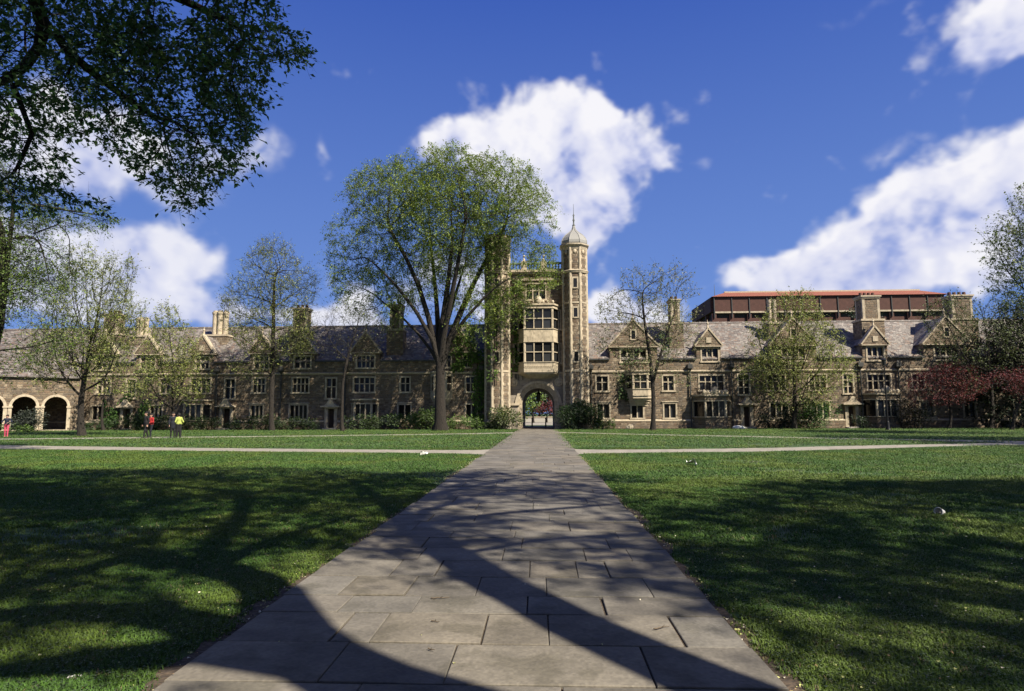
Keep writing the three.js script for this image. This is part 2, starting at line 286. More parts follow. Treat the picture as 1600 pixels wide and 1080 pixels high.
  for (const [x0, x1, z0, z1] of [[-48, -7, -66.2, -63.6], [6, 46, -66.2, -64.9]]) { const g = new THREE.PlaneGeometry(x1 - x0, z1 - z0, 40, 1).rotateX(-Math.PI / 2).translate((x0 + x1) / 2, .006, (z0 + z1) / 2); const p = g.attributes.position, uv = g.attributes.uv; for (let i = 0; i < p.count; i++) { if (p.getZ(i) > (z0 + z1) / 2) p.setZ(i, p.getZ(i) + (hash2(i, 3, 4) - .5) * .5); uv.setXY(i, p.getX(i), p.getZ(i)); } structure('planting_bed', g, M.soil); }
}

// ------------------------------------------------------------------ masonry builders
// a mullioned window: stone surround, mullions and one pane for each light; local z = 0 is the wall face
function windowPart(parent, x0, x1, y0, y1, cols, rows, z = 0, o = {}) {
  const w = sub(parent, 'window'); w.position.set((x0 + x1) / 2, y0, z); const hw = (x1 - x0) / 2, h = y1 - y0, f = o.frame ?? .15;
  part(w, 'surround', [box(-hw, -hw + f, .0, h, -.34, .045), box(hw - f, hw, .0, h, -.34, .045), box(-hw + f, hw - f, h - f, h, -.34, .045)], M.lime);
  part(w, 'sill', box(-hw - .06, hw + .06, -.1, .07, -.34, .11), M.lime);
  const iw = 2 * (hw - f), ih = h - f - .07, cw = iw / cols, m = .055, bars = [];
  for (let i = 1; i < cols; i++) bars.push(box(-hw + f + i * cw - m, -hw + f + i * cw + m, .07, h - f, -.3, -.1));
  const ys = rows === 1 ? [0, ih] : rows === 2 ? [0, ih * (o.tr ?? .58), ih] : [0, ih * .36, ih * .7, ih];
  for (let j = 1; j < ys.length - 1; j++) for (let i = 0; i < cols; i++) bars.push(box(-hw + f + i * cw + (i ? m : 0), -hw + f + (i + 1) * cw - (i < cols - 1 ? m : 0), .07 + ys[j] - m * .8, .07 + ys[j] + m * .8, -.295, -.11));
  if (bars.length) part(w, 'mullion', bars, M.lime);
  for (let i = 0; i < cols; i++) for (let j = 0; j + 1 < ys.length; j++) {
    const g = new THREE.BoxGeometry(cw, ys[j + 1] - ys[j], .012), p = part(w, 'pane', g, M.glass[Math.floor(hash2(i * 7 + x0 * 31, j + y0 * 13, 3) * 4)]);
    p.position.set(-hw + f + (i + .5) * cw, .07 + (ys[j] + ys[j + 1]) / 2, -.235); p.rotation.set((hash2(i, j, x0 * 9) - .5) * .03, (hash2(i, j, x0 * 5 + 1) - .5) * .05, 0);
  }
  if (o.hood) part(w, 'hood_mould', [box(-hw - .12, hw + .12, h + .02, h + .12, -.02, .12)], M.lime);
  return w;
}
// a canted bay: plan points A-B-C-D, faces between corner posts, any number of stages
function bayPart(parent, name, xc, wFront, wWall, proj, stages, o = {}) {
  const b = sub(parent, name); b.position.set(xc, 0, o.z ?? 0);
  const pts = [V(-wWall / 2, 0, 0), V(-wFront / 2, 0, proj), V(wFront / 2, 0, proj), V(wWall / 2, 0, 0)];
  const face = (k, u0, u1, y0, y1, d0, d1) => { const p = pts[k], q = pts[k + 1], d = q.clone().sub(p), L = d.length(); d.normalize(); const g = box(u0, u1, y0, y1, d0, d1); g.rotateY(-Math.atan2(d.z, d.x)); return g.translate(p.x, 0, p.z); };
  const len = (k) => pts[k].distanceTo(pts[k + 1]);
  const solid = (y0, y1, grow = 0) => { const s = 1 + grow / (wFront / 2), P = poly([[-wWall / 2 - grow, .0], [-wFront / 2 - grow * .8, proj + grow], [wFront / 2 + grow * .8, proj + grow], [wWall / 2 + grow, 0]].map(([x, z]) => [x, -z])); return slab(P, y0, y1).rotateX(-Math.PI / 2); };
  const stone = [], trim = [], mull = [];
  for (const st of stages) {
    const [y0, yS, yH, y1, cF, cS, rows] = st;
    stone.push(solid(y0, yS)); stone.push(solid(yH, y1));
    for (let k = 0; k < 3; k++) {
      const L = len(k), e = .13, n = k === 1 ? cF : cS, cw = (L - 2 * e) / n;
      trim.push(face(k, .0, e, yS, yH, -.22, .0), face(k, L - e, L, yS, yH, -.22, .0));
      for (let i = 1; i < n; i++) mull.push(face(k, e + i * cw - .05, e + i * cw + .05, yS, yH, -.2, -.03));
      for (let j = 1; j < rows; j++) { const ty = yS + (yH - yS) * (rows === 2 ? .5 : j / rows); for (let i = 0; i < n; i++) mull.push(face(k, e + i * cw + (i ? .05 : 0), e + (i + 1) * cw - (i < n - 1 ? .05 : 0), ty - .045, ty + .045, -.195, -.035)); }
      for (let i = 0; i < n; i++) for (let j = 0; j < rows; j++) part(b, 'pane', face(k, e + i * cw, e + (i + 1) * cw, yS + (yH - yS) * j / rows, yS + (yH - yS) * (j + 1) / rows, -.16, -.14), M.glass[(i + j * 2 + k) % 4]);
    }
    trim.push(solid(yS - .07, yS + .004, .07), solid(yH - .002, yH + .1, .05));
  }
  const last = stages[stages.length - 1], first = stages[0];
  part(b, 'wall', stone, o.mat ?? M.lime); part(b, 'moulding', trim, M.lime); part(b, 'mullion', mull, M.lime);
  part(b, 'cornice', [solid(last[3], last[3] + .16, .12)], M.lime);
  part(b, 'back', box(-wWall / 2 + .08, wWall / 2 - .08, first[0] + .05, last[3] - .05, .004, .05), M.interior);
  if (o.corbel) { const g = []; const n = 4; for (let i = 0; i < n; i++) { const k = 1 - (i + .3) / n; const P = poly([[-wWall / 2 * (.55 + .45 * k), 0], [-wFront / 2 * (.4 + .6 * k), -proj * k], [wFront / 2 * (.4 + .6 * k), -proj * k], [wWall / 2 * (.55 + .45 * k), 0]]); g.push(slab(P, first[0] - o.corbel * (i + 1) / n, first[0] - o.corbel * i / n).rotateX(-Math.PI / 2)); } part(b, 'corbel', g, M.lime); }
  if (o.crest) { const g = [], R = rng(Math.floor(xc * 10 + 999)); for (let i = 0; i < 7; i++) { const x = -wFront / 2 + wFront * i / 6, s = .12 + .14 * R() + (i === 3 ? .16 : 0); g.push(new THREE.SphereGeometry(s, 7, 5).scale(1, 1.2, .7).translate(x, last[3] + .2 + s * .7, proj - .05)); } for (const q of g) part(b, 'carved_cresting', q, M.lime); }
  if (o.frieze) { const g = []; const n = 16; for (let i = 0; i < n; i++) g.push(new THREE.TorusGeometry(.09, .03, 4, 8).translate(-wFront / 2 + .14 + (wFront - .28) * i / (n - 1), (first[0] + first[1]) / 2, proj + .01)); part(b, 'carved_frieze', g, M.lime); }
  return b;
}
const EAVES = fy(562), RIDGE = 11.55, RIDGE_Z = -5.6, SLOPE = (RIDGE - EAVES) / -RIDGE_Z;
function dormerPart(parent, xc, w, yBase, yApex, o = {}) {      // a stone gable over the dormer's lintel, its slate roof and coping
  const d = sub(parent, 'dormer'); d.position.set(xc, 0, 0); const hw = w / 2;
  part(d, 'gable', slab(poly([[-hw, yBase], [hw, yBase], [0, yApex]]), -.35, .2), M.rubble);
  const back = -(yApex - EAVES) / SLOPE - .5;
  part(d, 'roof', [slab(poly([[-hw - .08, yBase - .02], [-hw + .02, yBase - .02], [0, yApex - .1], [hw - .02, yBase - .02], [hw + .08, yBase - .02], [0, yApex + .03]]), back, -.34), slab(poly([[-hw + .03, yBase - .04], [hw - .03, yBase - .04], [0, yApex - .08]]), back, back + .1)], M.slate);
  part(d, 'cheek', [box(-hw + .06, -hw + .16, EAVES - .6, yBase - .03, back * .62, -.45), box(hw - .16, hw - .06, EAVES - .6, yBase - .03, back * .62, -.45)], M.slate);
  part(d, 'coping', [bar(-hw - .12, yBase + .02, 0, yApex + .1, .14, -.42, .27), bar(hw + .12, yBase + .02, 0, yApex + .1, .14, -.42, .27), box(-hw - .1, hw + .1, yBase - .1, yBase - .004, -.3, .25)], M.lime);
  part(d, 'finial', [new THREE.CylinderGeometry(.07, .13, .4, 8).translate(0, yApex + .3, -.05), new THREE.SphereGeometry(.13, 8, 6).translate(0, yApex + .6, -.05), new THREE.ConeGeometry(.06, .35, 6).translate(0, yApex + .85, -.05)], M.lime);
  if (o.shield) part(d, 'shield', box(-.26, .26, yBase + .3, yBase + .85, .2, .27), M.lime);
  if (o.slit) { part(d, 'slit_surround', [box(-.32, -.2, yBase + .75, yBase + 1.75, .2, .25), box(.2, .32, yBase + .75, yBase + 1.75, .2, .25), box(-.2, .2, yBase + 1.63, yBase + 1.75, .2, .25), box(-.38, .38, yBase + .63, yBase + .748, .2, .28)], M.lime); part(d, 'pane', box(-.198, .198, yBase + .75, yBase + 1.628, .2, .212), M.glass[0]); }
  return d;
}
function chimneyPart(parent, x0, x1, yBot, yShoulder, yTop, zc, depth, style, n = 3) {
  const c = sub(parent, 'chimney'), xm = (x0 + x1) / 2, w = x1 - x0; c.position.set(xm, 0, zc);
  part(c, 'base', [box(-w / 2 - .28, w / 2 + .28, yBot, yShoulder - .12, -depth / 2 - .22, depth / 2 + .22)], M.rubble);
  part(c, 'shoulder', [box(-w / 2 - .36, w / 2 + .36, yShoulder - .12, yShoulder + .08, -depth / 2 - .3, depth / 2 + .3)], M.lime);
  if (style === 'flues') {
    for (let i = 0; i < n; i++) { const r = w / n / 2 * 1.02, x = -w / 2 + w / n * (i + .5); part(c, 'flue', [oct(r, yShoulder + .08, yTop - .42, x, (i % 2) * .12), oct(r * 1.05, yTop - .42, yTop - .26, x, (i % 2) * .12, r * 1.2), oct(r * 1.2, yTop - .26, yTop - .1, x, (i % 2) * .12), oct(r * .8, yTop - .1, yTop + .06, x, (i % 2) * .12)], M.lime); }
  } else {
    part(c, 'shaft', [box(-w / 2, w / 2, yShoulder + .08, yTop - .4, -depth / 2, depth / 2)], M.rubble);
    part(c, 'quoins', [-1, 1].flatMap((sx) => [-1, 1].map((sz) => box(sx * (w / 2 - .1) - .125, sx * (w / 2 - .1) + .125, yShoulder + .08, yTop - .4, sz * (depth / 2 - .1) - .125, sz * (depth / 2 - .1) + .125))), M.lime);
    part(c, 'cap', [box(-w / 2 - .1, w / 2 + .1, yTop - .4, yTop - .24, -depth / 2 - .1, depth / 2 + .1), box(-w / 2 - .18, w / 2 + .18, yTop - .24, yTop - .1, -depth / 2 - .18, depth / 2 + .18)], M.lime);
    for (let i = 0; i < n; i++) part(c, 'chimney_pot', new THREE.CylinderGeometry(.15, .19, .42, 8).translate(-w / 2 + w / n * (i + .5), yTop + .1, 0), M.brick);
  }
}
function doorPart(parent, x0, x1, y1) {
  const d = sub(parent, 'door'), hw = (x1 - x0) / 2; d.position.set((x0 + x1) / 2, 0, 0);
  part(d, 'leaf', [0, 1, 2, 3, 4].map((i) => box(-hw + .1 + (2 * hw - .2) * i / 5 + .01, -hw + .1 + (2 * hw - .2) * (i + 1) / 5 - .01, .02, y1 - .1, -.42, -.36)), M.oak);
  part(d, 'jamb', [box(-hw - .22, -hw + .1, 0, y1, -.45, .12), box(hw - .1, hw + .22, 0, y1, -.45, .12), box(-hw - .22, hw + .22, y1, y1 + .28, -.45, .12)], M.lime);
  const h = new THREE.Shape(); h.moveTo(-hw - .45, 0); h.lineTo(hw + .45, 0); h.quadraticCurveTo(hw * .9, .15, hw * .55, .5); h.quadraticCurveTo(0, .95, -hw * .55, .5); h.quadraticCurveTo(-hw * .9, .15, -hw - .45, 0);
  part(d, 'hood', [slab(h, -.02, .5).translate(0, y1 + .28, 0), box(-hw - .55, hw + .55, y1 + .16, y1 + .278, .125, .6)], M.lime);
  part(d, 'step', box(-hw - .3, hw + .3, .01, .14, .0, .55), M.paleStone);
  part(d, 'handle', new THREE.TorusGeometry(.06, .014, 5, 10).translate(hw * .5, 1.05, -.34), M.iron);
}
function downpipe(parent, x, y0, y1) {
  const p = sub(parent, 'downpipe'); p.position.set(x, 0, 0);
  part(p, 'pipe', rod(V(0, y0, .17), V(0, y1, .17), .075, .075, 8), M.pipe);
  part(p, 'hopper', [box(-.24, .24, y1, y1 + .42, .03, .42), new THREE.CylinderGeometry(.3, .1, .28, 4).rotateY(Math.PI / 4).translate(0, y1 - .13, .2), new THREE.ConeGeometry(.12, .3, 4).translate(0, y1 + .56, .2)], M.pipe);
  part(p, 'bracket', [1, 2, 3].map((i) => box(-.12, .12, y0 + (y1 - y0) * i / 4, y0 + (y1 - y0) * i / 4 + .08, .0, .09)), M.pipe);
}
// a three-storey range: wall pierced by windows, plinth, string course, slate roof, dormers, chimneys
function range(g, X0, X1, wins, dormers, o) {
  const outline = [[X0, 0]]; outline.push([X1, 0], [X1, EAVES]);
  for (const d of [...dormers].sort((a, b) => b.x - a.x)) outline.push([d.x + d.w / 2 - .06, EAVES], [d.x + d.w / 2 - .06, d.yb - .1], [d.x - d.w / 2 + .06, d.yb - .1], [d.x - d.w / 2 + .06, EAVES]);
  outline.push([X0, EAVES]);
  const s = poly(outline);
  for (const [x0, x1, y0, y1] of wins) s.holes.push(hole(x0 + .012, x1 - .012, y0, y1 - .012));
  for (const [x0, x1, y1] of o.doors) s.holes.push(hole(x0, x1, .012, y1));
  part(g, 'wall', slab(s, -.5, 0), M.rubble);
  part(g, 'back_wall', [box(X0, X1, 0, EAVES, -11.4, -10.9), box(X0, X0 + .4, 0, EAVES - .1, -10.9, -.5), box(X1 - .4, X1, 0, EAVES - .1, -10.9, -.5)], M.rubble);
  for (const [x0, x1, y0, y1, c, r, op] of wins) windowPart(g, x0, x1, y0, y1, c, r, 0, op);
  for (const [x0, x1, y1] of o.doors) doorPart(g, x0, x1, y1);
  const cuts = o.cuts.concat(o.doors.map(([a, b]) => [a - .24, b + .24])).sort((a, b) => a[0] - b[0]); let x = X0; const pl = [], cap = [];
  for (const [a, b] of [...cuts, [X1, X1]]) { if (a > x) { pl.push(box(x, a, 0, .74, 0, .16)); cap.push(slabX([[0, .74], [.19, .74], [.19, .80], [0, .92]], x, a)); } x = Math.max(x, b); }
  part(g, 'plinth', pl, M.rubble); part(g, 'plinth_cap', cap, M.lime);
  const ys = fy(582.5); x = X0; const sc = [];
  for (const [a, b] of [...o.courseCuts, [X1, X1]]) { if (a > x) sc.push(slabX([[0, ys - .1], [.1, ys - .06], [.14, ys + .06], [0, ys + .14]], x, a)); x = Math.max(x, b); }
  part(g, 'string_course', sc, M.lime);
  const th = .14, roofF = slabX([[-.02, EAVES + .02], [RIDGE_Z, RIDGE], [RIDGE_Z, RIDGE - th], [-.02, EAVES - th]], X0, X1), roofB = slabX([[RIDGE_Z, RIDGE], [-11.5, EAVES + .02], [-11.5, EAVES - th], [RIDGE_Z, RIDGE - th]], X0, X1);
  part(g, 'roof', [roofF, roofB], M.slate);
  part(g, 'ridge', slabX([[RIDGE_Z + .16, RIDGE - .06], [RIDGE_Z, RIDGE + .09], [RIDGE_Z - .16, RIDGE - .06]], X0, X1), M.slate);
  x = X0; const gut = [];
  for (const d of [...[...dormers].sort((a, b) => a.x - b.x).map((d) => [d.x - d.w / 2, d.x + d.w / 2]), [X1, X1]]) { if (d[0] > x) gut.push(box(x, d[0], EAVES - .13, EAVES + .03, .003, .2)); x = d[1]; }
  for (const q of gut) part(g, 'gutter', q, M.pipe);
  for (const d of dormers) dormerPart(g, d.x, d.w, d.yb, d.ya, d);
  for (const c of o.chimneys) chimneyPart(g, ...c);
  for (const [xp, y0, y1] of o.pipes) downpipe(g, xp, y0, y1);
}
// ------------------------------------------------------------------ the two college ranges
const win = (a, b, t, u, c, r, o) => [fx(a), fx(b), fy(u), fy(t), c, r, o];
const dorm = (a, b, base, apex, o = {}) => ({ x: (fx(a) + fx(b)) / 2, w: fx(b) - fx(a), yb: fy(base), ya: fy(apex), ...o });
const GW = [630, 654.5], UW = [587, 612.5], DW = [545, 567.5];
{
  const g = thing('college_range', 'long slate-roofed stone range to the right of the gate tower', 'building', [0, 0, -FD]);
  const X0 = fx(917), X1 = fx(1760);
  range(g, X0, X1, [
    win(930, 952, ...UW, 2, 2), win(931, 953.5, ...GW, 2, 1, { hood: 1 }),
    win(969, 1013, ...DW, 4, 1), win(984, 1006, ...GW, 2, 1),
    win(1034, 1055, ...UW, 2, 2), win(1034.5, 1057, ...GW, 2, 1, { hood: 1 }),
    win(1096, 1126, ...DW, 3, 1), win(1091, 1133, ...UW, 4, 2),
    win(1152, 1173, 586, 619, 2, 3),
    win(1197, 1229, ...UW, 3, 2), win(1200, 1232, ...GW, 3, 1, { hood: 1 }),
    win(1222, 1262, ...DW, 4, 1), win(1263, 1293, ...UW, 3, 2), win(1264, 1296, ...GW, 3, 1, { hood: 1 }),
    win(1316, 1335, 586, 618, 2, 3),
    win(1356, 1386, ...DW, 3, 1), win(1354, 1394, ...UW, 4, 2),
    win(1424, 1447, ...UW, 2, 2), win(1434, 1459, ...GW, 2, 1, { hood: 1 }),
    win(1462, 1504, ...DW, 4, 1), win(1472, 1496, ...UW, 2, 2), win(1502, 1524, ...GW, 2, 1), win(1526, 1550, ...UW, 2, 2), win(1575, 1600, ...UW, 3, 2), win(1580, 1604, ...GW, 2, 1), win(1640, 1670, ...UW, 3, 2),
  ], [dorm(953, 1029, 543, 502, { slit: 1 }), dorm(1089, 1129, 543, 517, { shield: 1 }), dorm(1205, 1279, 543, 502, { slit: 1 }), dorm(1350, 1391, 543, 516, { shield: 1 }), dorm(1446, 1521, 543, 502, { slit: 1 })], {
    doors: [[fx(1158.5), fx(1171.5), fy(637)], [fx(1321), fx(1335), fy(637)]],
    cuts: [[fx(1081), fx(1141)], [fx(1345), fx(1402)]], courseCuts: [[fx(976), fx(1019)]],
    chimneys: [[fx(1057), fx(1071), EAVES + .3, fy(503), fy(463), -2.4, 1.5, 'shaft', 2], [fx(1222), fx(1236), EAVES + 1, fy(503), fy(464), -3.2, 1.4, 'flues', 2], [fx(1362), fx(1389), EAVES - .2, fy(503), fy(463), -1.6, 1.5, 'shaft', 4], [fx(1508), fx(1540), EAVES + .2, fy(503), fy(463), -1.8, 1.5, 'shaft', 4]],
    pipes: [[fx(923.5), .8, fy(578)], [fx(1078), .1, fy(578)], [fx(1143), .1, fy(577)], [fx(1344.2), .1, fy(577)], [fx(1403.5), .1, fy(577)]],
  });
  bayPart(g, 'oriel_window', fx(998), 1.55, 2.75, 1.15, [[fy(620), fy(609), fy(588), fy(583), 2, 1, 2]], { corbel: 1.0 });
  bayPart(g, 'bay_window', fx(1111), 2.1, 3.9, 1.5, [[.01, fy(652), fy(629), fy(621), 3, 1, 1]], { crest: 1, mat: M.rubble });
  bayPart(g, 'bay_window', fx(1373.5), 2.1, 3.7, 1.4, [[.01, fy(652), fy(628), fy(620), 3, 1, 1]], { crest: 1, mat: M.rubble });
}
{
  const g = thing('college_range', 'long slate-roofed stone range behind the tall elm, left of the gate tower', 'building', [0, 0, -FD]);
  const X0 = fx(-90), X1 = fx(761);
  range(g, X0, X1, [
    win(296, 331, ...UW, 4, 2), win(350, 369, 588, 622, 2, 2), win(393, 416, ...UW, 3, 2), win(455, 484, ...UW, 4, 2), win(508, 527, 588, 622, 2, 2), win(551, 587, ...UW, 4, 2), win(624, 642, ...UW, 2, 2), win(726, 744, ...UW, 2, 2),
    win(234, 257, ...GW, 3, 1), win(391, 414, ...GW, 3, 1, { hood: 1 }), win(452, 483, ...GW, 4, 1, { hood: 1 }), win(621, 644, ...GW, 2, 1, { hood: 1 }), win(726, 747, ...GW, 2, 1),
    win(302, 327, 552.5, 574, 3, 1), win(394, 420, 552.5, 574, 3, 1), win(457, 486, 552.5, 574, 3, 1), win(555, 586, 552.5, 574, 4, 1), win(690, 706, 552.5, 574, 2, 1), win(722, 738, 552.5, 574, 2, 1),
    win(150, 174, ...UW, 3, 2), win(144, 164, ...GW, 2, 1), win(248, 268, ...UW, 2, 2), win(196, 214, 588, 620, 2, 2), win(40, 64, ...UW, 3, 2), win(92, 116, ...UW, 3, 2),
    win(146, 174, 552.5, 574, 3, 1), win(216, 242, 552.5, 574, 3, 1),
  ], [dorm(296, 333, 549, 520, { shield: 1 }), dorm(388, 426, 549, 520, { shield: 1 }), dorm(451, 492, 549, 520), dorm(548, 593, 549, 517), dorm(684, 744, 549, 510), dorm(140, 180, 549, 520), dorm(210, 248, 549, 520)], {
    doors: [[fx(348.5), fx(363), fy(637)], [fx(512), fx(525), fy(638)], [fx(194), fx(208), fy(637)]],
    cuts: [[fx(285), fx(335)], [fx(548), fx(594)]], courseCuts: [[fx(674), fx(706)]],
    chimneys: [[fx(302), fx(328), EAVES + .5, fy(514), fy(472), -3.4, 1.1, 'flues', 3], [fx(449), fx(471), EAVES - .2, fy(511), fy(472), -1.6, 1.2, 'shaft', 3], [fx(604), fx(622), EAVES - .2, fy(511), fy(468), -1.6, 1.2, 'shaft', 2], [fx(138), fx(160), EAVES + .3, fy(512), fy(476), -2.4, 1.2, 'shaft', 3], [fx(176), fx(196), EAVES + .3, fy(514), fy(482), -3.4, 1.2, 'flues', 3]],
    pipes: [[fx(340), .1, fy(578)], [fx(440), .1, fy(578)], [fx(540), .1, fy(578)], [fx(752), .1, fy(578)]],
  });
  bayPart(g, 'oriel_window', fx(690), 1.3, 2.3, 1.0, [[fy(621), fy(611), fy(588), fy(583), 2, 1, 2]], { corbel: .8 });
  bayPart(g, 'bay_window', fx(310), 2.0, 3.1, .95, [[.01, fy(655), fy(631), fy(625), 3, 1, 1]], { mat: M.rubble });
  bayPart(g, 'bay_window', fx(571), 1.9, 2.9, .9, [[.01, fy(655), fy(631), fy(625), 3, 1, 1]], { mat: M.rubble });
}

// ------------------------------------------------------------------ the gate tower
{
  const g = thing('gate_tower', 'tall stone gate tower with octagonal turrets, oriel and round arch', 'tower', [0, 0, -FD]);
  const TL = fx(779), TR = fx(898), mid = fx(841), Z = .55, top = fy(428), mz = fy(584);
  // gateway storey: a block with the archway running right through it
  const aw = (fx(868) - fx(815)) / 2, spring = fy(632), s = poly([[TL, 0], [TR, 0], [TR, mz], [TL, mz]]), arch = (r) => { const p = new THREE.Path(); p.moveTo(mid - r, .004); p.lineTo(mid - r, spring); p.absarc(mid, spring, r, Math.PI, 0, true); p.lineTo(mid + r, .004); p.closePath(); return p; };
  s.holes.push(arch(aw - .1)); part(g, 'passage', slab(s, -11.6, Z - .5, 20), M.ashlar);
  const s2 = poly([[TL, 0], [TR, 0], [TR, mz], [TL, mz]]); s2.holes.push(arch(aw + .38)); part(g, 'gateway_wall', slab(s2, Z - .5, Z, 24), M.ashlar);
  const ring = (r0, r1, z0, z1) => { const q = new THREE.Shape(); q.absarc(mid, spring, r1, 0, Math.PI, false); q.absarc(mid, spring, r0, Math.PI, 0, true); q.closePath(); return slab(q, z0, z1, 28); };
  part(g, 'archivolt', [ring(aw + .36, aw + .62, Z - .1, Z + .12), ring(aw + .2, aw + .355, Z - .45, Z - .06), ring(aw + .05, aw + .195, Z - .48, Z - .2), ring(aw - .1, aw + .045, Z - .5, Z - .34)], M.lime);
  part(g, 'jamb', [-1, 1].flatMap((k) => { const b = (a, c, z0, z1) => k < 0 ? box(mid - c, mid - a, .0, spring - .02, z0, z1) : box(mid + a, mid + c, .0, spring - .02, z0, z1); return [b(aw + .2, aw + .378, Z - .45, Z - .06), b(aw + .05, aw + .195, Z - .48, Z - .2), b(aw - .1, aw + .045, Z - .5, Z - .34)]; }), M.lime);
  part(g, 'impost', [box(mid - aw - 1.3, mid - aw - .18, spring - .12, spring + .1, Z - .02, Z + .16), box(mid + aw + .18, mid + aw + 1.0, spring - .12, spring + .1, Z - .02, Z + .16)], M.lime);
  for (const px of [803, 873]) { const x = fx(px), y = fy(598), r = sub(g, 'carved_shield'); r.position.set(x, y, Z); part(r, 'wreath', [new THREE.TorusGeometry(.36, .11, 6, 14)], M.lime); part(r, 'boss', [new THREE.SphereGeometry(.27, 9, 7).scale(1, 1.1, .5), new THREE.SphereGeometry(.14, 8, 6).translate(0, .5, 0), new THREE.SphereGeometry(.12, 8, 6).translate(0, .72, 0)], M.lime); }
  // upper storeys
  const W = [win(822, 855, 442, 469, 3, 2), win(867.5, 878, 485, 516.5, 1, 2), win(867.5, 878, 537, 569, 1, 2), win(803, 814, 485, 516.5, 1, 2), win(803, 814, 537, 569, 1, 2)];
  const u = poly([[TL, mz], [TR, mz], [TR, top], [TL, top]]); for (const w of W) u.holes.push(hole(w[0] + .012, w[1] - .012, w[2], w[3] - .012));
  part(g, 'wall', slab(u, Z - .6, Z), M.rubble); part(g, 'body', box(TL + .01, TR - .01, mz + .01, top - .02, -9, Z - .62), M.rubble);
  for (const w of W) windowPart(g, w[0], w[1], w[2], w[3], w[4], w[5], Z, { frame: .12 });
  part(g, 'string_course', [box(fx(797), fx(881), fy(438.5), fy(435.5), Z, Z + .16), box(fx(797), fx(818), mz - .08, mz + .08, Z, Z + .12), box(fx(868), fx(881), mz - .08, mz + .08, Z, Z + .12)], M.lime);
  part(g, 'cornice', [box(TL, TR, top, top + .18, -9, Z + .18), box(TL, TR, top + .18, top + .4, -9, Z + .34)], M.lime);
  bayPart(g, 'oriel_window', fx(842), 2.95, 4.35, 1.45, [[fy(584), fy(568), fy(538), fy(531), 3, 1, 2], [fy(531) + .001, fy(517), fy(486), fy(481), 3, 1, 2]], { corbel: .55, crest: 1, frieze: 1, z: Z });
  { // pierced balustrade
    const b = sub(g, 'balustrade'), y0 = top + .4, y1 = fy(409.5), x0 = fx(797), x1 = fx(881); b.position.set(0, 0, Z);
    part(b, 'rail', [box(x0, x1, y1 - .18, y1, -.16, .16), box(x0, x1, y0, y0 + .14, -.14, .14)], M.copper);
    const n = 17; for (let i = 0; i <= n; i++) { const x = lerp(x0 + .1, x1 - .1, i / n); part(b, 'baluster', [new THREE.LatheGeometry([[.05, 0], [.09, .12], [.05, .25], [.12, .42], [.05, .6], [.09, .74], [.05, .86]].map(([r, y]) => new THREE.Vector2(r, y * (y1 - y0 - .32) / .86)), 6).translate(x, y0 + .14, 0)], M.copper); }
    for (const px of [851, 820]) { part(b, 'pier', box(fx(px) - .3, fx(px) + .3, y0, y1 + .1, -.22, .22), M.lime); part(b, 'ball_finial', [new THREE.ConeGeometry(.26, .5, 4).rotateY(Math.PI / 4).translate(fx(px), y1 + .35, 0), new THREE.SphereGeometry(.14, 8, 6).translate(fx(px), y1 + .68, 0)], M.lime); }
  }
  // turrets
  const turret = (pa, pb, yTop, dome) => {
    const t = sub(g, 'turret'), r = (fx(pb) - fx(pa)) / 2 / Math.cos(Math.PI / 8), x = (fx(pa) + fx(pb)) / 2, ap = r * Math.cos(Math.PI / 8); t.position.set(x, 0, .75);
    const y1 = fy(429), yb = fy(477), yc = fy(582);
    part(t, 'shaft', [oct(r, 0, yTop)], M.rubble);
    const q = []; for (let i = 0; i < 8; i++) { const a = Math.PI / 8 + i * Math.PI / 4, cx = Math.sin(a) * (r - .07), cz = Math.cos(a) * (r - .07); q.push(new THREE.CylinderGeometry(.17, .17, yTop - .03, 7).rotateY(a).translate(cx, yTop / 2 + .01, cz)); }
    { let y = .4, k = 0; while (y < yTop - .6) { for (let i = 0; i < 8; i++) { const a = Math.PI / 8 + i * Math.PI / 4; for (const sgn of [-1, 1]) { if ((k + i + (sgn > 0 ? 1 : 0)) % 2) continue; const a2 = a + sgn * Math.PI / 8, nx = Math.sin(a2), nz = Math.cos(a2), cx = Math.sin(a) * r - sgn * -Math.cos(a2) * .16 * 1, cz = Math.cos(a) * r - sgn * Math.sin(a2) * .16; q.push(new THREE.BoxGeometry(.2, .30, .05).rotateY(a2).translate(cx + nx * .002, y, cz + nz * .002)); } } y += .46; k++; } }
    part(t, 'quoins', q, M.lime);
    part(t, 'plinth', [oct(r + .16, 0, .8), oct(r + .16, .8, .98, 0, 0, r + .03)], M.ashlar);
    part(t, 'band', [oct(r + .06, yc - .1, yc + .12), oct(r + .05, yb - .1, yb + .06), oct(r + .12, y1 - .12, y1 + .1, 0, 0, r + .2), oct(r + .22, y1 + .1, y1 + .22, 0, 0, r + .05)], M.lime);
    for (const [ya, yz] of [[440, 454], [486, 500], [553, 568]]) {
      const w = sub(t, 'slit_window'), h = fy(ya) - fy(yz); w.position.set(0, fy(yz), ap); if (!dome) w.rotation.y = 0;
      const gs = [box(-.33, -.19, -.1, h + .16, -.1, .06), box(.19, .33, -.1, h + .16, -.1, .06), box(-.19, .19, h, h + .16, -.1, .06), box(-.19, .19, -.12, .0, -.1, .09)];
      const m = part(t, 'slit_surround', gs.map((q2) => q2.translate(0, fy(yz), ap)), M.lime), p = part(t, 'pane', box(-.19, .19, fy(yz), fy(yz) + h, ap - .0, ap + .012), M.glass[1]); t.remove(w);
    }
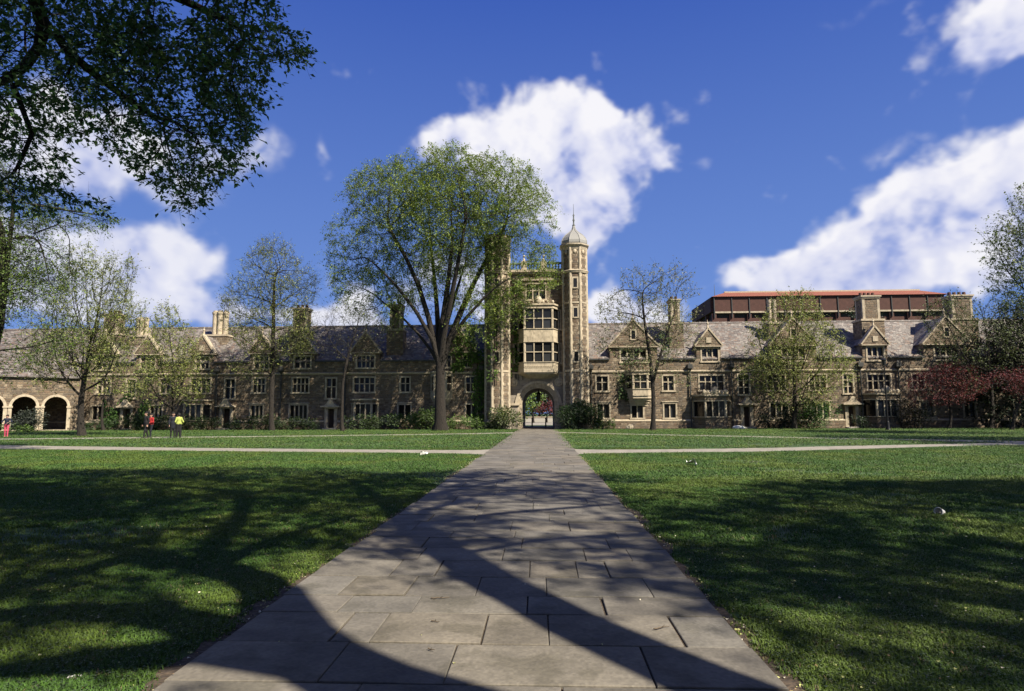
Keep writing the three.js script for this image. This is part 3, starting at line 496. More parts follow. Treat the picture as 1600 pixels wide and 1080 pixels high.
    if (dome) {
      part(t, 'cornice', [oct(r + .02, yTop - .42, yTop - .1, 0, 0, r + .12), oct(r + .14, yTop - .1, yTop + .06, 0, 0, r + .28), oct(r + .28, yTop + .06, yTop + .18)], M.lime);
      const H = (fy(354) - yTop - .1) * .86, prof = [[1.08, 0], [1.13, .1], [1.12, .24], [1.0, .42], [.78, .6], [.52, .74], [.3, .86], [.17, .97], [.11, 1.1], [.07, 1.18]].map(([a, b]) => new THREE.Vector2(a * r * .93, b * H));
      const dm = flat(new THREE.LatheGeometry(prof, 8).rotateY(Math.PI / 8)); dm.translate(0, yTop + .18, 0); part(t, 'dome', dm, M.lead);
      const ribs = []; for (let i = 0; i < 8; i++) { const a = Math.PI / 8 + i * Math.PI / 4; for (let k = 0; k + 1 < prof.length; k++) ribs.push(rod(V(Math.sin(a) * prof[k].x, yTop + .18 + prof[k].y, Math.cos(a) * prof[k].x), V(Math.sin(a) * prof[k + 1].x, yTop + .18 + prof[k + 1].y, Math.cos(a) * prof[k + 1].x), .045, .045, 5)); } part(t, 'rib', ribs, M.lead);
      const fyb = yTop + .18 + 1.15 * H; part(t, 'finial', [new THREE.LatheGeometry([[.07, 0], [.17, .12], [.08, .25], [.07, .55], [.13, .68], [.07, .8], [.06, 1.1], [.11, 1.2], [.03, 1.35], [.015, 2.4], [0, 2.45]].map(([a, b]) => new THREE.Vector2(a, b)), 8).translate(0, fyb, 0)], M.leadDark);
      part(t, 'ornament', [0, 1, 2, 3, 4, 5, 6, 7].map((i) => new THREE.SphereGeometry(.2, 7, 5).scale(1, 1.2, .5).rotateY(i * Math.PI / 4).translate(Math.sin(i * Math.PI / 4) * ap, yTop - .62, Math.cos(i * Math.PI / 4) * ap)), M.lime);
    } else part(t, 'parapet', [oct(r + .02, yTop - .3, yTop, 0, 0, r + .2), oct(r + .2, yTop, yTop + .35), oct(r * .9, yTop + .35, yTop + .7, 0, 0, r * .2)], M.lime);
    return t;
  };
  turret(880.5, 918, fy(388), true); turret(760, 797, fy(374), false);
  const l = thing('hanging_lantern', 'dark lantern hanging inside the tower archway', 'lantern', [mid, spring + aw - .12, -FD - 4]);
  part(l, 'chain', rod(V(0, -.4, 0), V(0, .35, 0), .02), M.iron); part(l, 'cage', [new THREE.CylinderGeometry(.26, .2, .8, 6).translate(0, -.85, 0)], M.leadDark); part(l, 'cap', new THREE.ConeGeometry(.34, .32, 6).translate(0, -.3, 0), M.iron); part(l, 'drop', new THREE.ConeGeometry(.1, .3, 6).rotateX(Math.PI).translate(0, -1.4, 0), M.iron);
}

// ------------------------------------------------------------------ cloister walk at the left edge
{
  const A = at(-95, 668, 57.5), Bp = at(121, 668, 64.2), L = Math.hypot(Bp.x - A.x, Bp.z - A.z), ang = -Math.atan2(Bp.z - A.z, Bp.x - A.x);
  const g = thing('cloister_walk', 'stone cloister walk with round arches and a lean-to slate roof', 'cloister', [A.x, 0, A.z]); g.rotation.y = ang;
  const H = 5.35, s = poly([[0, 0], [L, 0], [L, H], [0, H]]), n = 7, pitch = 2.56, r = .99, sp = 2.45, cs = [];
  for (let i = 0; i < n; i++) { const c = L - 1.95 - i * pitch; if (c - r < .3) break; cs.push(c); const p = new THREE.Path(); p.moveTo(c - r, .1); p.lineTo(c - r, sp); p.absarc(c, sp, r, Math.PI, 0, true); p.lineTo(c + r, .1); p.closePath(); s.holes.push(p); }
  part(g, 'wall', slab(s, -.5, 0, 18), M.rubble);
  for (const c of cs) { const q = new THREE.Shape(); q.absarc(c, sp, r + .2, 0, Math.PI, false); q.absarc(c, sp, r - .03, Math.PI, 0, true); q.closePath(); part(g, 'arch_ring', slab(q, -.45, .06, 18), M.lime); part(g, 'pier', [box(c + r - .04, c + r + .26, .1, sp - .16, -.46, .05), box(c - r - .26, c - r + .04, .1, sp - .16, -.46, .05)], M.lime); part(g, 'capital', [box(c + r - .1, c + r + .3, sp - .155, sp + .03, -.5, .12), box(c - r - .3, c - r + .1, sp - .155, sp + .03, -.5, .12)], M.lime); }
  part(g, 'plinth', box(-.1, L + .1, 0, .1, -.6, .3), M.lime);
  part(g, 'cornice', box(0, L, H, H + .14, -.5, .14), M.lime);
  part(g, 'roof', slabX([[.3, H + .1], [-6.6, H + 3.2], [-6.6, H + 3.04], [.3, H - .02]].map((p) => p), 0, L), M.slate);
  part(g, 'back_wall', [box(0, L, 0, H + 3.0, -7.0, -6.6), box(0, .3, .1, H, -6.6, -.5), box(L - .3, L, .1, H, -6.6, -.5)], M.rubble);
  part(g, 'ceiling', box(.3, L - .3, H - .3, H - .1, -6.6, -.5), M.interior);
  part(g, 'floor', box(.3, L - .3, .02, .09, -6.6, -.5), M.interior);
}

// ------------------------------------------------------------------ red-brown brick block standing behind the right range
{
  const D = 128, k = D / FOC, X = (px) => at(px, 480, D).x, Y = (py) => EYE + (645 - py) * k - .3;
  const g = thing('brick_building', 'red-brown brick block with orange tiled roof behind the right range', 'building', [0, 0, -D]);
  const x0 = X(1116), x1 = X(1478), yT = Y(464), yB = Y(487), yW = Y(497), depth = 17, bays = 13, bw = (x1 - x0) / bays;
  part(g, 'core', box(x0 + .3, x1 - .3, 0, yT - .1, -depth + .3, -.6), M.interior);
  for (let i = 0; i < bays; i++) {
    part(g, 'panel', box(x0 + i * bw + .16, x0 + (i + 1) * bw - .16, yB, yT, -.55, 0), M.brick);
    part(g, 'band', box(x0 + i * bw + .16, x0 + (i + 1) * bw - .16, yB - .32, yB - .005, -.5, .06), M.lime);
    part(g, 'window_strip', box(x0 + i * bw + .5, x0 + (i + 1) * bw - .5, yW, yB - .34, -1.1, -1.0), M.glass[3]);
    part(g, 'mullion', [1, 2].map((q) => box(x0 + i * bw + bw * q / 3 - .06, x0 + i * bw + bw * q / 3 + .06, yW, yB - .34, -1.0, -.9)), M.leadDark);
    part(g, 'column', box(x0 + i * bw - .42, x0 + i * bw + .42, 0, yB - .33, -.9, -.1), M.brick);
    part(g, 'downpipe', rod(V(x0 + i * bw, yW, .05), V(x0 + i * bw, yT, .05), .14, .14, 6), M.pipe);
    part(g, 'lower_wall', box(x0 + i * bw + .43, x0 + (i + 1) * bw - .43, 0, yW - .01, -1.0, -.5), M.brick);
  }
  for (let i = 0; i < 3; i++) { part(g, 'panel', box(x0 - .55, x0 + .1, yB, yT, -.6 - (i + 1) * 5.4 + .15, -.6 - i * 5.4 - .15), M.brick); part(g, 'column', box(x0 - .35, x0 + .35, 0, yB - .01, -.6 - i * 5.4 - 5.4, -.6 - i * 5.4 - 4.6), M.brick); part(g, 'lower_wall', box(x0 - .1, x0 + .25, 0, yW, -.6 - i * 5.4 - 4.58, -.6 - i * 5.4), M.brick); }
  part(g, 'roof', (() => { const yr = Y(452.5), o = .5, i1 = 3.2; const A = [[x0 - o, .4], [x1 + o, .4], [x1 + o, -depth], [x0 - o, -depth]], Bq = [[x0 + i1, -i1], [x1 - i1, -i1], [x1 - i1, -depth + i1], [x0 + i1, -depth + i1]], P = []; for (let q = 0; q < 4; q++) { const n = (q + 1) % 4, a = [A[q][0], yT + .02, A[q][1]], b = [A[n][0], yT + .02, A[n][1]], c = [Bq[n][0], yr, Bq[n][1]], d = [Bq[q][0], yr, Bq[q][1]]; P.push(...a, ...b, ...c, ...a, ...c, ...d); } const t = Bq.map(([x, z]) => [x, yr, z]); P.push(...t[0], ...t[1], ...t[2], ...t[0], ...t[2], ...t[3]); const q = new THREE.BufferGeometry(); q.setAttribute('position', new THREE.Float32BufferAttribute(P, 3)); q.computeVertexNormals(); return q; })(), M.pantile);
  part(g, 'coping', box(x0 + 3, x1 - 3, Y(452.5) - .1, Y(452.5) + .2, -3.6, -3.0), M.lime);
  part(g, 'antenna', rod(V(X(1126), Y(457), -4), V(X(1126), Y(438), -4), .08, .03, 5), M.leadDark);
}
// ------------------------------------------------------------------ what shows through the archway
{
  const g = new THREE.PlaneGeometry(60, 26).rotateX(-Math.PI / 2).translate(0, .008, -98); const p = g.attributes.position, uv = g.attributes.uv; for (let i = 0; i < p.count; i++) uv.setXY(i, p.getX(i), p.getZ(i)); structure('street_pavement', g, M.grit);
  const w = thing('garden_wall', 'low pale stone wall seen through the tower archway', 'wall', [-.4, 0, -112]); part(w, 'wall', box(-9, 9, 0, .8, -.2, .2), M.paleStone); part(w, 'coping', box(-9.1, 9.1, .8, .95, -.28, .28), M.lime);
  for (const [x, l] of [[-1.15, 'left of the two dark bollards in the archway'], [.45, 'right of the two dark bollards in the archway']]) { const b = thing('bollard', l, 'bollard', [x, 0, -FD - 10], 'archway bollards'); part(b, 'post', new THREE.CylinderGeometry(.07, .09, .95, 10).translate(0, .475, 0), M.iron); part(b, 'knob', new THREE.SphereGeometry(.1, 10, 8).translate(0, 1.0, 0), M.iron); }
}

// the range that closes the court behind the viewer, mirrored in the window panes
{
  const g = thing('court_range', 'stone range closing the court behind the viewer', 'building', [0, 0, 46]);
  part(g, 'wall', [box(-80, 80, 0, 7.2, 0, .5), box(-80, -79.5, 0, 7.2, .5, 11), box(79.5, 80, 0, 7.2, .5, 11), box(-80, 80, 0, 7.2, 11, 11.5)], M.rubble); part(g, 'roof', slabX([[-.2, 7.1], [5.6, 11.6], [11.6, 7.1]], -80, 80), M.slate); part(g, 'string_course', box(-80, 80, 5.7, 5.9, -.12, 0), M.lime);
}
// ------------------------------------------------------------------ trees: a skeleton that grows towards points spread through the crown
class Leaves {
  constructor() { this.p = []; this.c = []; this.i = []; }
  add(x, y, z, d, up, len, wid, col) {                          // a folded leaf blade from (x, y, z) along d
    const s = V(0, 0, 0).crossVectors(d, up); if (s.lengthSq() < 1e-6) s.set(1, 0, 0); s.normalize(); const n = V(0, 0, 0).crossVectors(s, d).normalize(), k = this.p.length / 3;
    const m = .45 * len, f = wid * .28;
    this.p.push(x, y, z, x + d.x * m + s.x * wid + n.x * f, y + d.y * m + s.y * wid + n.y * f, z + d.z * m + s.z * wid + n.z * f, x + d.x * len - n.x * f * .6, y + d.y * len - n.y * f * .6, z + d.z * len - n.z * f * .6, x + d.x * m - s.x * wid + n.x * f, y + d.y * m - s.y * wid + n.y * f, z + d.z * m - s.z * wid + n.z * f);
    for (let q = 0; q < 4; q++) this.c.push(...col); this.i.push(k, k + 1, k + 2, k, k + 2, k + 3);
  }
  geometry() { const g = new THREE.BufferGeometry(); g.setAttribute('position', new THREE.Float32BufferAttribute(this.p, 3)); g.setAttribute('color', new THREE.Float32BufferAttribute(this.c, 3)); g.setIndex(this.i); g.computeVertexNormals(); return g; }
}
class Wood {
  constructor() { this.p = []; this.n = []; this.u = []; this.i = []; }
  tube(pts, rad, seg) {
    const base = this.p.length / 3; let v = 0; const N = V(0, 0, 0), Bn = V(0, 0, 0), T = V(0, 0, 0), ref = V(.31, .17, .93);
    const ur = Math.max(1, Math.round(rad[0] * 6.28 / 1.2)) * 1.2;
    for (let k = 0; k < pts.length; k++) {
      T.copy(pts[Math.min(k + 1, pts.length - 1)]).sub(pts[Math.max(k - 1, 0)]).normalize(); if (k === 0 && Math.abs(T.dot(ref)) > .9) ref.set(1, 0, 0);
      N.copy(ref).addScaledVector(T, -ref.dot(T)).normalize(); ref.copy(N); Bn.crossVectors(T, N); if (k) v += pts[k].distanceTo(pts[k - 1]);
      for (let s = 0; s <= seg; s++) { const a = s / seg * Math.PI * 2, c = Math.cos(a), q = Math.sin(a), nx = N.x * c + Bn.x * q, ny = N.y * c + Bn.y * q, nz = N.z * c + Bn.z * q; this.p.push(pts[k].x + nx * rad[k], pts[k].y + ny * rad[k], pts[k].z + nz * rad[k]); this.n.push(nx, ny, nz); this.u.push(s / seg * ur, v); }
      if (k) for (let s = 0; s < seg; s++) { const a = base + (k - 1) * (seg + 1) + s, b = a + seg + 1; this.i.push(a, a + 1, b, b, a + 1, b + 1); }
    }
  }
  geometry() { const g = new THREE.BufferGeometry(); g.setAttribute('position', new THREE.Float32BufferAttribute(this.p, 3)); g.setAttribute('normal', new THREE.Float32BufferAttribute(this.n, 3)); g.setAttribute('uv', new THREE.Float32BufferAttribute(this.u, 2)); g.setIndex(this.i); return g; }
}
function colonize(nodes, attr, step, kill, R, o) {              // nodes: {p, parent, min}
  const n = attr.length, best = new Int32Array(n), bd = new Float64Array(n).fill(1e9), dead = new Uint8Array(n); let from = 0;
  for (let it = 0; it < (o.iter ?? 110); it++) {
    const acc = new Map(); const to = nodes.length;
    for (let k = 0; k < n; k++) {
      if (dead[k]) continue; const a = attr[k];
      for (let m = from; m < to; m++) { const q = nodes[m].p, dx = a.x - q.x, dy = a.y - q.y, dz = a.z - q.z, d = dx * dx + dy * dy + dz * dz; if (d < bd[k]) { bd[k] = d; best[k] = m; } }
      if (bd[k] < kill * kill) { dead[k] = 1; continue; }
      const q = nodes[best[k]].p, d = Math.sqrt(bd[k]); let e = acc.get(best[k]); if (!e) acc.set(best[k], e = V(0, 0, 0)); e.x += (a.x - q.x) / d; e.y += (a.y - q.y) / d; e.z += (a.z - q.z) / d;
    }
    from = to; if (!acc.size) break;
    for (const [m, d] of acc) {
      if (nodes[m].kids >= 3) continue;
      d.normalize(); const par = nodes[m].parent; if (par >= 0) { const q = nodes[m].p.clone().sub(nodes[par].p).normalize(); d.addScaledVector(q, o.stiff ?? .35); }
      d.x += (R() - .5) * (o.jit ?? .35); d.y += (R() - .5) * (o.jit ?? .35) + (o.up ?? .05); d.z += (R() - .5) * (o.jit ?? .35); d.normalize();
      nodes[m].kids++; nodes.push({ p: nodes[m].p.clone().addScaledVector(d, step), parent: m, kids: 0 });
    }
    if (nodes.length > 24000) break;
  }
}
function leafMaterial(t) { return new THREE.MeshPhysicalMaterial({ vertexColors: true, color: rgb(.72, .72, .72), roughness: .75, transmission: t, thickness: 0, ior: 1.3, side: THREE.DoubleSide }); }
M.leaf = leafMaterial(.48); M.leafDense = leafMaterial(.15);
function buildTree(T, seeds, attr, o, R) {                      // seeds: [parent index, x, y, z, least radius] in local metres
  const nodes = seeds.map(([parent, x, y, z, min]) => ({ p: V(x, y, z), parent, kids: 0, min })); for (const q of nodes) if (q.parent >= 0) nodes[q.parent].kids++;
  colonize(nodes, attr, o.step, o.kill, R, o);
  const N = nodes.length, rad = new Float64Array(N), kids = Array.from({ length: N }, () => []), r0 = o.tip ?? .012, ex = 2.3;
  for (let i = 0; i < N; i++) if (nodes[i].parent >= 0) kids[nodes[i].parent].push(i);
  for (let i = N - 1; i >= 0; i--) { if (!kids[i].length) rad[i] = r0; else { let s = 0; for (const c of kids[i]) s += Math.pow(rad[c], ex); rad[i] = Math.pow(s, 1 / ex); } }
  const pw = Math.min(1.12, Math.log(o.trunk / r0) / Math.log(Math.max(rad[0], r0 * 1.5) / r0));
  for (let i = 0; i < N; i++) { rad[i] = r0 * Math.pow(rad[i] / r0, pw); if (nodes[i].min) rad[i] = Math.max(rad[i], nodes[i].min); }
  const trunk = new Wood(), fine = new Wood(), done = new Uint8Array(N);
  const chain = (start, par) => {
    const pts = [], rs = []; if (par >= 0) { pts.push(nodes[par].p); rs.push(Math.min(rad[par], rad[start] * 1.12)); } let c = start;
    for (;;) { pts.push(nodes[c].p); rs.push(rad[c]); done[c] = 1; if (!kids[c].length) { rs[rs.length - 1] *= .5; break; } let b = kids[c][0]; for (const q of kids[c]) if (rad[q] > rad[b]) b = q; for (const q of kids[c]) if (q !== b) stack.push([q, c]); c = b; }
    if (pts.length < 2) return;
    for (let it = 0; it < 2; it++) for (let k = 1; k + 1 < pts.length; k++) { if (k === 1 && par >= 0) continue; pts[k] = pts[k].clone().multiplyScalar(.5).addScaledVector(pts[k - 1], .25).addScaledVector(pts[k + 1], .25); }
    if (par < 0) { rs[0] *= 1.45; if (rs.length > 2) rs[1] *= 1.06; }
    const r = rs[0]; (r > .045 ? trunk : fine).tube(pts, rs, r > .2 ? 12 : r > .08 ? 7 : r > .04 ? 5 : 3);
  };
  const stack = [[0, -1]]; while (stack.length) chain(...stack.pop());
  const L = new Leaves(), d = V(0, 0, 0), tw = V(0, 0, 0), u = V(0, 0, 0), col = [0, 0, 0];
  const thr = r0 * (o.leafOn ?? 2.6);
  for (let i = 1; i < N; i++) {
    if (rad[i] > thr || nodes[i].min) continue; const q = nodes[i].p, pp = nodes[nodes[i].parent].p; d.copy(q).sub(pp).normalize();
    const nt = kids[i].length ? o.twigs ?? 1 : (o.twigs ?? 1) + 2;
    for (let t = 0; t < nt; t++) {
      if (R() > (o.twigP ?? .9)) continue;
      tw.set(d.x + (R() - .5) * 1.7, d.y + (R() - .5) * 1.7 + (o.lift ?? 0), d.z + (R() - .5) * 1.7).normalize(); const len = (o.twigLen ?? .6) * (.5 + R());
      const p1 = q.clone().addScaledVector(tw, len * .55), t2 = tw.clone(); t2.y += o.droop ?? 0; t2.x += (R() - .5) * .5; t2.z += (R() - .5) * .5; t2.normalize(); const p2 = p1.clone().addScaledVector(t2, len * .6);
      if (o.twigR !== 0) fine.tube([q, p1, p2], [o.twigR ?? .008, (o.twigR ?? .008) * .75, (o.twigR ?? .008) * .3], 3);
      const nl = Math.floor((o.leaves ?? 5) * (.5 + R()));
      const tone = .72 + .56 * R();
      for (let l = 0; l < nl; l++) {
        const f = R(), bx = f < .5 ? q : p1, ex2 = f < .5 ? p1 : p2, g = f < .5 ? f * 2 : f * 2 - 1, s = o.spread ?? .12;
        const x = lerp(bx.x, ex2.x, g) + (R() - .5) * s, y = lerp(bx.y, ex2.y, g) + (R() - .5) * s, z = lerp(bx.z, ex2.z, g) + (R() - .5) * s;
        u.set(R() - .5 + tw.x * .5, R() - .6, R() - .5 + tw.z * .5).normalize(); const up = V(R() - .5, .7 + R(), R() - .5);
        const k = tone * (.72 + .56 * R()), w = R(), c0 = o.colors[Math.floor(R() * o.colors.length)]; col[0] = c0[0] * k * (.9 + .25 * w); col[1] = c0[1] * k; col[2] = c0[2] * k;
        const sz = (o.leaf ?? .12) * (.65 + .7 * R()); L.add(x, y, z, u, up, sz, sz * (o.aspect ?? .33), col);
      }
    }
  }
  const add = (name, g, mat) => { const m = new THREE.Mesh(g, mat); m.name = name; m.castShadow = m.receiveShadow = true; T.add(m); return m; };
  add('trunk', trunk.geometry(), o.bark ?? M.bark); if (fine.i.length) add('twigs', fine.geometry(), o.twigMat ?? o.bark ?? M.bark); if (L.i.length) add('crown', L.geometry(), o.leafMat ?? M.leaf);
  return { nodes: N, leaves: L.i.length / 6 };
}
const noise3 = (x, y, z) => (fbm(x + 40, y + z * .7 + 40, 512, 61, 2) + fbm(z + 80, y - x * .6 + 80, 512, 62, 2)) / 2;
function inLobes(lobes, count, R, shell = .5, gap = 0, scale = .5) {                 // lobes: [x, y, z, rx, ry, rz]
  const out = [], vol = lobes.map((l) => l[3] * l[4] * l[5]), sum = vol.reduce((a, b) => a + b, 0);
  lobes.forEach((l, i) => { const n = Math.round(count * vol[i] / sum); for (let k = 0; k < n; k++) { const v = V(R() * 2 - 1, R() * 2 - 1, R() * 2 - 1); if (v.length() > 1) { k--; continue; } const r = Math.pow(v.length(), shell); v.normalize().multiplyScalar(r); const q = V(l[0] + v.x * l[3], l[1] + v.y * l[4], l[2] + v.z * l[5]); if (gap && noise3(q.x * scale, q.y * scale, q.z * scale) < gap) continue; out.push(q); } });
  return out;
}
// a tree from its outline: foot and lobes are read off the photograph at the tree's own distance
function plantTree(name, label, category, foot, D, lobes, o, group) {
  const R = rng(o.seed ?? Math.floor(foot[0] * 13 + 7)), b = at(foot[0], foot[1], D), T = thing(name, label, category, [b.x, 0, -D], group), k = D / FOC;
  const loc = lobes.map(([px, py, rx, ry, dz = 0, rz]) => { const q = at(px, py, D); return [q.x - b.x, q.y, dz, rx * k, ry * k, rz ?? Math.max(rx, ry) * k * .85]; });
  const H = (py) => at(foot[0], py, D).y, fork = H(o.fork), seeds = [[-1, 0, -.06, 0, o.trunk]];
  const n = Math.max(3, Math.round(fork / .9)); let lx = 0; for (let i = 1; i <= n; i++) { const f = i / n; lx = (at(lerp(foot[0], o.forkX ?? foot[0], f), 600, D).x - b.x) + (R() - .5) * .08; seeds.push([i - 1, lx, fork * f, (R() - .5) * .1, o.trunk * lerp(.95, .72, f)]); }
  for (const limb of o.limbs ?? []) { let par = limb.from !== undefined ? limb.from : n; limb.pts.forEach(([px, py, dz, r]) => { const q = at(px, py, D); seeds.push([par, q.x - b.x, q.y, dz, r]); par = seeds.length - 1; }); }
  const info = buildTree(T, seeds, inLobes(loc, o.count, R, o.shell ?? .6, o.gap ?? .40, o.gapScale ?? .55), o, R);
  console.log(name, info.nodes, info.leaves); return T;
}
const GREEN = [[.190, .325, .044], [.230, .355, .054], [.160, .275, .040], [.260, .370, .066]];
const OLIVE = [[.325, .390, .075], [.375, .430, .100], [.265, .335, .060], [.410, .445, .150]];
const BUD = [[.31, .32, .15], [.38, .38, .20], [.25, .28, .10], [.33, .36, .12]];
const DEEP = [[.035, .075, .020], [.045, .090, .022], [.028, .060, .018]];
const RED = [[.17, .016, .020], [.21, .022, .022], [.12, .013, .017], [.22, .04, .028]];
// the tall vase-shaped elm
plantTree('elm_tree', 'tall spreading elm with fresh green leaves left of the gate tower', 'tree', [688, 673], 60,
  [[600, 320, 72, 62], [560, 370, 46, 52], [680, 285, 88, 56], [770, 300, 78, 56], [820, 350, 46, 66], [690, 370, 120, 62], [640, 440, 60, 34], [565, 430, 42, 40], [790, 430, 40, 50], [840, 400, 26, 42], [715, 330, 130, 70], [745, 488, 40, 42], [790, 465, 38, 52], [575, 455, 52, 44], [622, 484, 48, 36], [545, 420, 34, 40], [840, 420, 28, 48], [662, 460, 40, 40], [720, 445, 44, 44], [700, 250, 40, 22], [590, 280, 36, 24]],
  { trunk: 0.6, fork: 575, count: 18000, step: 0.42, kill: 0.5, shell: .55, stiff: .75, jit: .32, up: .06, tip: 0.01, leafOn: 2.2, twigs: 1, twigLen: 1.15, droop: -1.2, lift: .12, leaves: 14, leaf: 0.165, aspect: .3, spread: .3, twigR: 0.007, colors: [[.24, .35, .042], [.28, .385, .05], [.20, .30, .038], [.33, .42, .066]], seed: 71, gap: 0.42, gapScale: .42,
    limbs: [{ pts: [[688, 545, 0, .5], [690, 515, 0, .36], [697, 470, .3, .27], [704, 430, .6, .21], [710, 380, .9, .15]] }, { pts: [[680, 540, .2, .3], [672, 495, .5, .25], [660, 450, .8, .21], [644, 405, 1.2, .16], [616, 370, 1.8, .11]] }, { pts: [[700, 535, -.2, .32], [718, 485, -.6, .27], [738, 435, -1.0, .22], [762, 388, -1.5, .15], [788, 345, -2, .1]] }, { pts: [[684, 530, -.5, .28], [680, 475, -1.6, .23], [672, 420, -2.6, .18], [664, 370, -3.4, .13]] }, { pts: [[694, 530, .6, .28], [708, 475, 1.8, .23], [722, 420, 2.8, .18], [736, 360, 3.6, .12]] }, { pts: [[674, 548, .1, .15], [658, 520, .3, .12], [630, 492, .6, .09], [606, 478, .8, .06]] }, { pts: [[676, 530, .6, .2], [660, 490, 1.6, .17], [634, 452, 2.6, .13], [596, 420, 3.4, .09]] }, { pts: [[704, 530, .3, .2], [728, 498, .8, .16], [756, 468, 1.4, .12], [784, 446, 2, .08]] }, { pts: [[690, 525, -.9, .22], [700, 470, -2.4, .18], [716, 410, -3.6, .13]] }] });
// the young trees along the court
plantTree('maple_tree', 'broad young tree with yellow-green leaves beside the cloister arches', 'tree', [128, 680], 47, [[140, 470, 66, 64], [80, 560, 46, 46], [110, 530, 60, 60], [175, 520, 52, 66], [130, 410, 26, 28], [185, 430, 28, 34], [95, 585, 42, 30], [190, 590, 42, 34], [150, 540, 70, 60]],
  { trunk: .25, fork: 625, count: 8000, step: 0.28, kill: 0.33, stiff: .5, up: .2, tip: .008, twigs: 1, twigLen: .65, lift: .5, leaves: 7, leaf: 0.125, spread: .16, colors: [...OLIVE, [.15, .21, .04]], twigR: 0.005, fork_: 0 });
plantTree('maple_tree', 'slim leafy tree behind the pair of walkers, before the chimneyed range', 'tree', [272, 668], 61, [[268, 560, 36, 62], [250, 600, 34, 44], [292, 590, 34, 46], [262, 510, 22, 34]], { trunk: .16, fork: 640, count: 4500, step: 0.32, kill: 0.38, stiff: .5, up: .2, tip: .008, twigs: 1, twigLen: .65, lift: .4, leaves: 7, leaf: .15, spread: .16, colors: OLIVE, twigR: 0.006 });
plantTree('maple_tree', 'thin small tree standing beside the lantern door and its ivy', 'tree', [162, 671], 62, [[165, 590, 30, 36], [178, 560, 26, 34]], { trunk: .14, fork: 640, count: 1000, step: 0.32, kill: 0.4, up: .2, tip: .008, twigs: 1, twigLen: .6, leaves: 6, leaf: .15, spread: .16, colors: OLIVE, twigR: 0.006, seed: 9 });
plantTree('oak_tree', 'tall dark-stemmed tree with thin early leaves against the blue sky', 'tree', [425, 672], 60, [[425, 430, 44, 56], [395, 470, 48, 48], [455, 460, 40, 46], [425, 520, 66, 46], [475, 440, 22, 22], [370, 500, 24, 26], [395, 570, 44, 22], [460, 540, 30, 24]],
  { trunk: 0.22, fork: 590, count: 7000, step: 0.32, kill: 0.38, stiff: .85, jit: .25, up: .28, tip: 0.008, twigs: 1, twigLen: .75, lift: .5, leaves: 6.5, leaf: .12, spread: .12, colors: [...OLIVE, [.13, .17, .05]], twigR: 0.007, limbs: [{ pts: [[426, 560, 0, .17], [427, 520, 0, .13], [428, 480, 0, .09], [427, 430, 0, .05]] }] });
plantTree('flowering_tree', 'low bare-twigged tree with tiny buds before the dark range', 'tree', [535, 674], 58, [[530, 505, 34, 22], [565, 500, 36, 20], [505, 530, 26, 24], [590, 520, 26, 22], [545, 540, 50, 26]], { trunk: .16, fork: 615, count: 3000, step: 0.34, kill: 0.42, stiff: .7, up: .1, tip: .009, twigs: 1, twigLen: .9, leaves: 1.6, leaf: .1, colors: BUD, twigR: 0.007, spread: .1 });
plantTree('magnolia_tree', 'young tree with pale sparse buds in front of the right oriel', 'tree', [1020, 673], 59, [[1000, 455, 34, 34], [1045, 440, 34, 26], [975, 490, 40, 36], [1065, 480, 34, 32], [1020, 500, 60, 40], [965, 540, 34, 26], [1070, 540, 36, 30], [1015, 560, 48, 28], [985, 590, 30, 18], [1060, 590, 28, 20]],
  { trunk: .22, fork: 600, count: 3800, step: 0.34, kill: 0.44, stiff: .8, jit: .3, up: .22, tip: .009, twigs: 1, twigLen: .75, lift: .6, leaves: 4.4, leaf: .15, spread: .1, colors: [...BUD, [.16, .21, .05]], twigR: 0.006, limbs: [{ pts: [[1019, 570, 0, .16], [1012, 540, .3, .12], [1004, 500, .5, .09], [1000, 460, .6, .05]] }, { pts: [[1026, 575, 0, .14], [1038, 540, -.3, .11], [1050, 500, -.5, .08]] }] });
plantTree('maple_tree', 'round leafy yellow-green tree before the middle of the right range', 'tree', [1240, 671], 62, [[1240, 500, 44, 40], [1215, 540, 46, 46], [1270, 540, 46, 46], [1240, 570, 76, 46], [1190, 580, 34, 30], [1300, 580, 32, 32], [1250, 475, 28, 18], [1240, 620, 56, 20]],
  { trunk: .23, fork: 625, count: 8500, step: 0.3, kill: 0.36, stiff: .6, up: .2, tip: .008, twigs: 1, twigLen: .7, lift: .4, leaves: 5, leaf: .155, spread: .15, colors: OLIVE, twigR: 0.006, bark: M.bark });
plantTree('oak_tree', 'tall thin-stemmed dark tree at the right end of the range', 'tree', [1548, 668], 62, [[1490, 500, 44, 36], [1520, 540, 60, 46], [1570, 500, 40, 40], [1470, 560, 30, 26], [1590, 560, 40, 40], [1510, 600, 36, 20]],
  { trunk: .17, fork: 610, count: 5000, step: 0.32, kill: 0.4, stiff: .8, up: .2, tip: .009, twigs: 1, twigLen: .8, leaves: 4, leaf: .16, spread: .15, colors: [[.14, .19, .05], [.17, .22, .06], [.12, .16, .05]], twigR: 0.007 });
plantTree('beech_tree', 'large leafy tree cut off by the right edge of the view', 'tree', [1690, 690], 44, [[1650, 380, 92, 74], [1620, 330, 44, 40], [1700, 330, 90, 70], [1630, 450, 70, 44], [1720, 450, 90, 60], [1625, 420, 66, 60]],
  { trunk: .4, fork: 580, count: 9000, step: 0.34, kill: 0.4, stiff: .6, tip: .009, twigs: 1, twigLen: .7, leaves: 6, leaf: 0.15, spread: .2, colors: [[.23, .31, .085], [.27, .35, .10], [.19, .265, .075], [.33, .39, .14]], twigR: .008 });
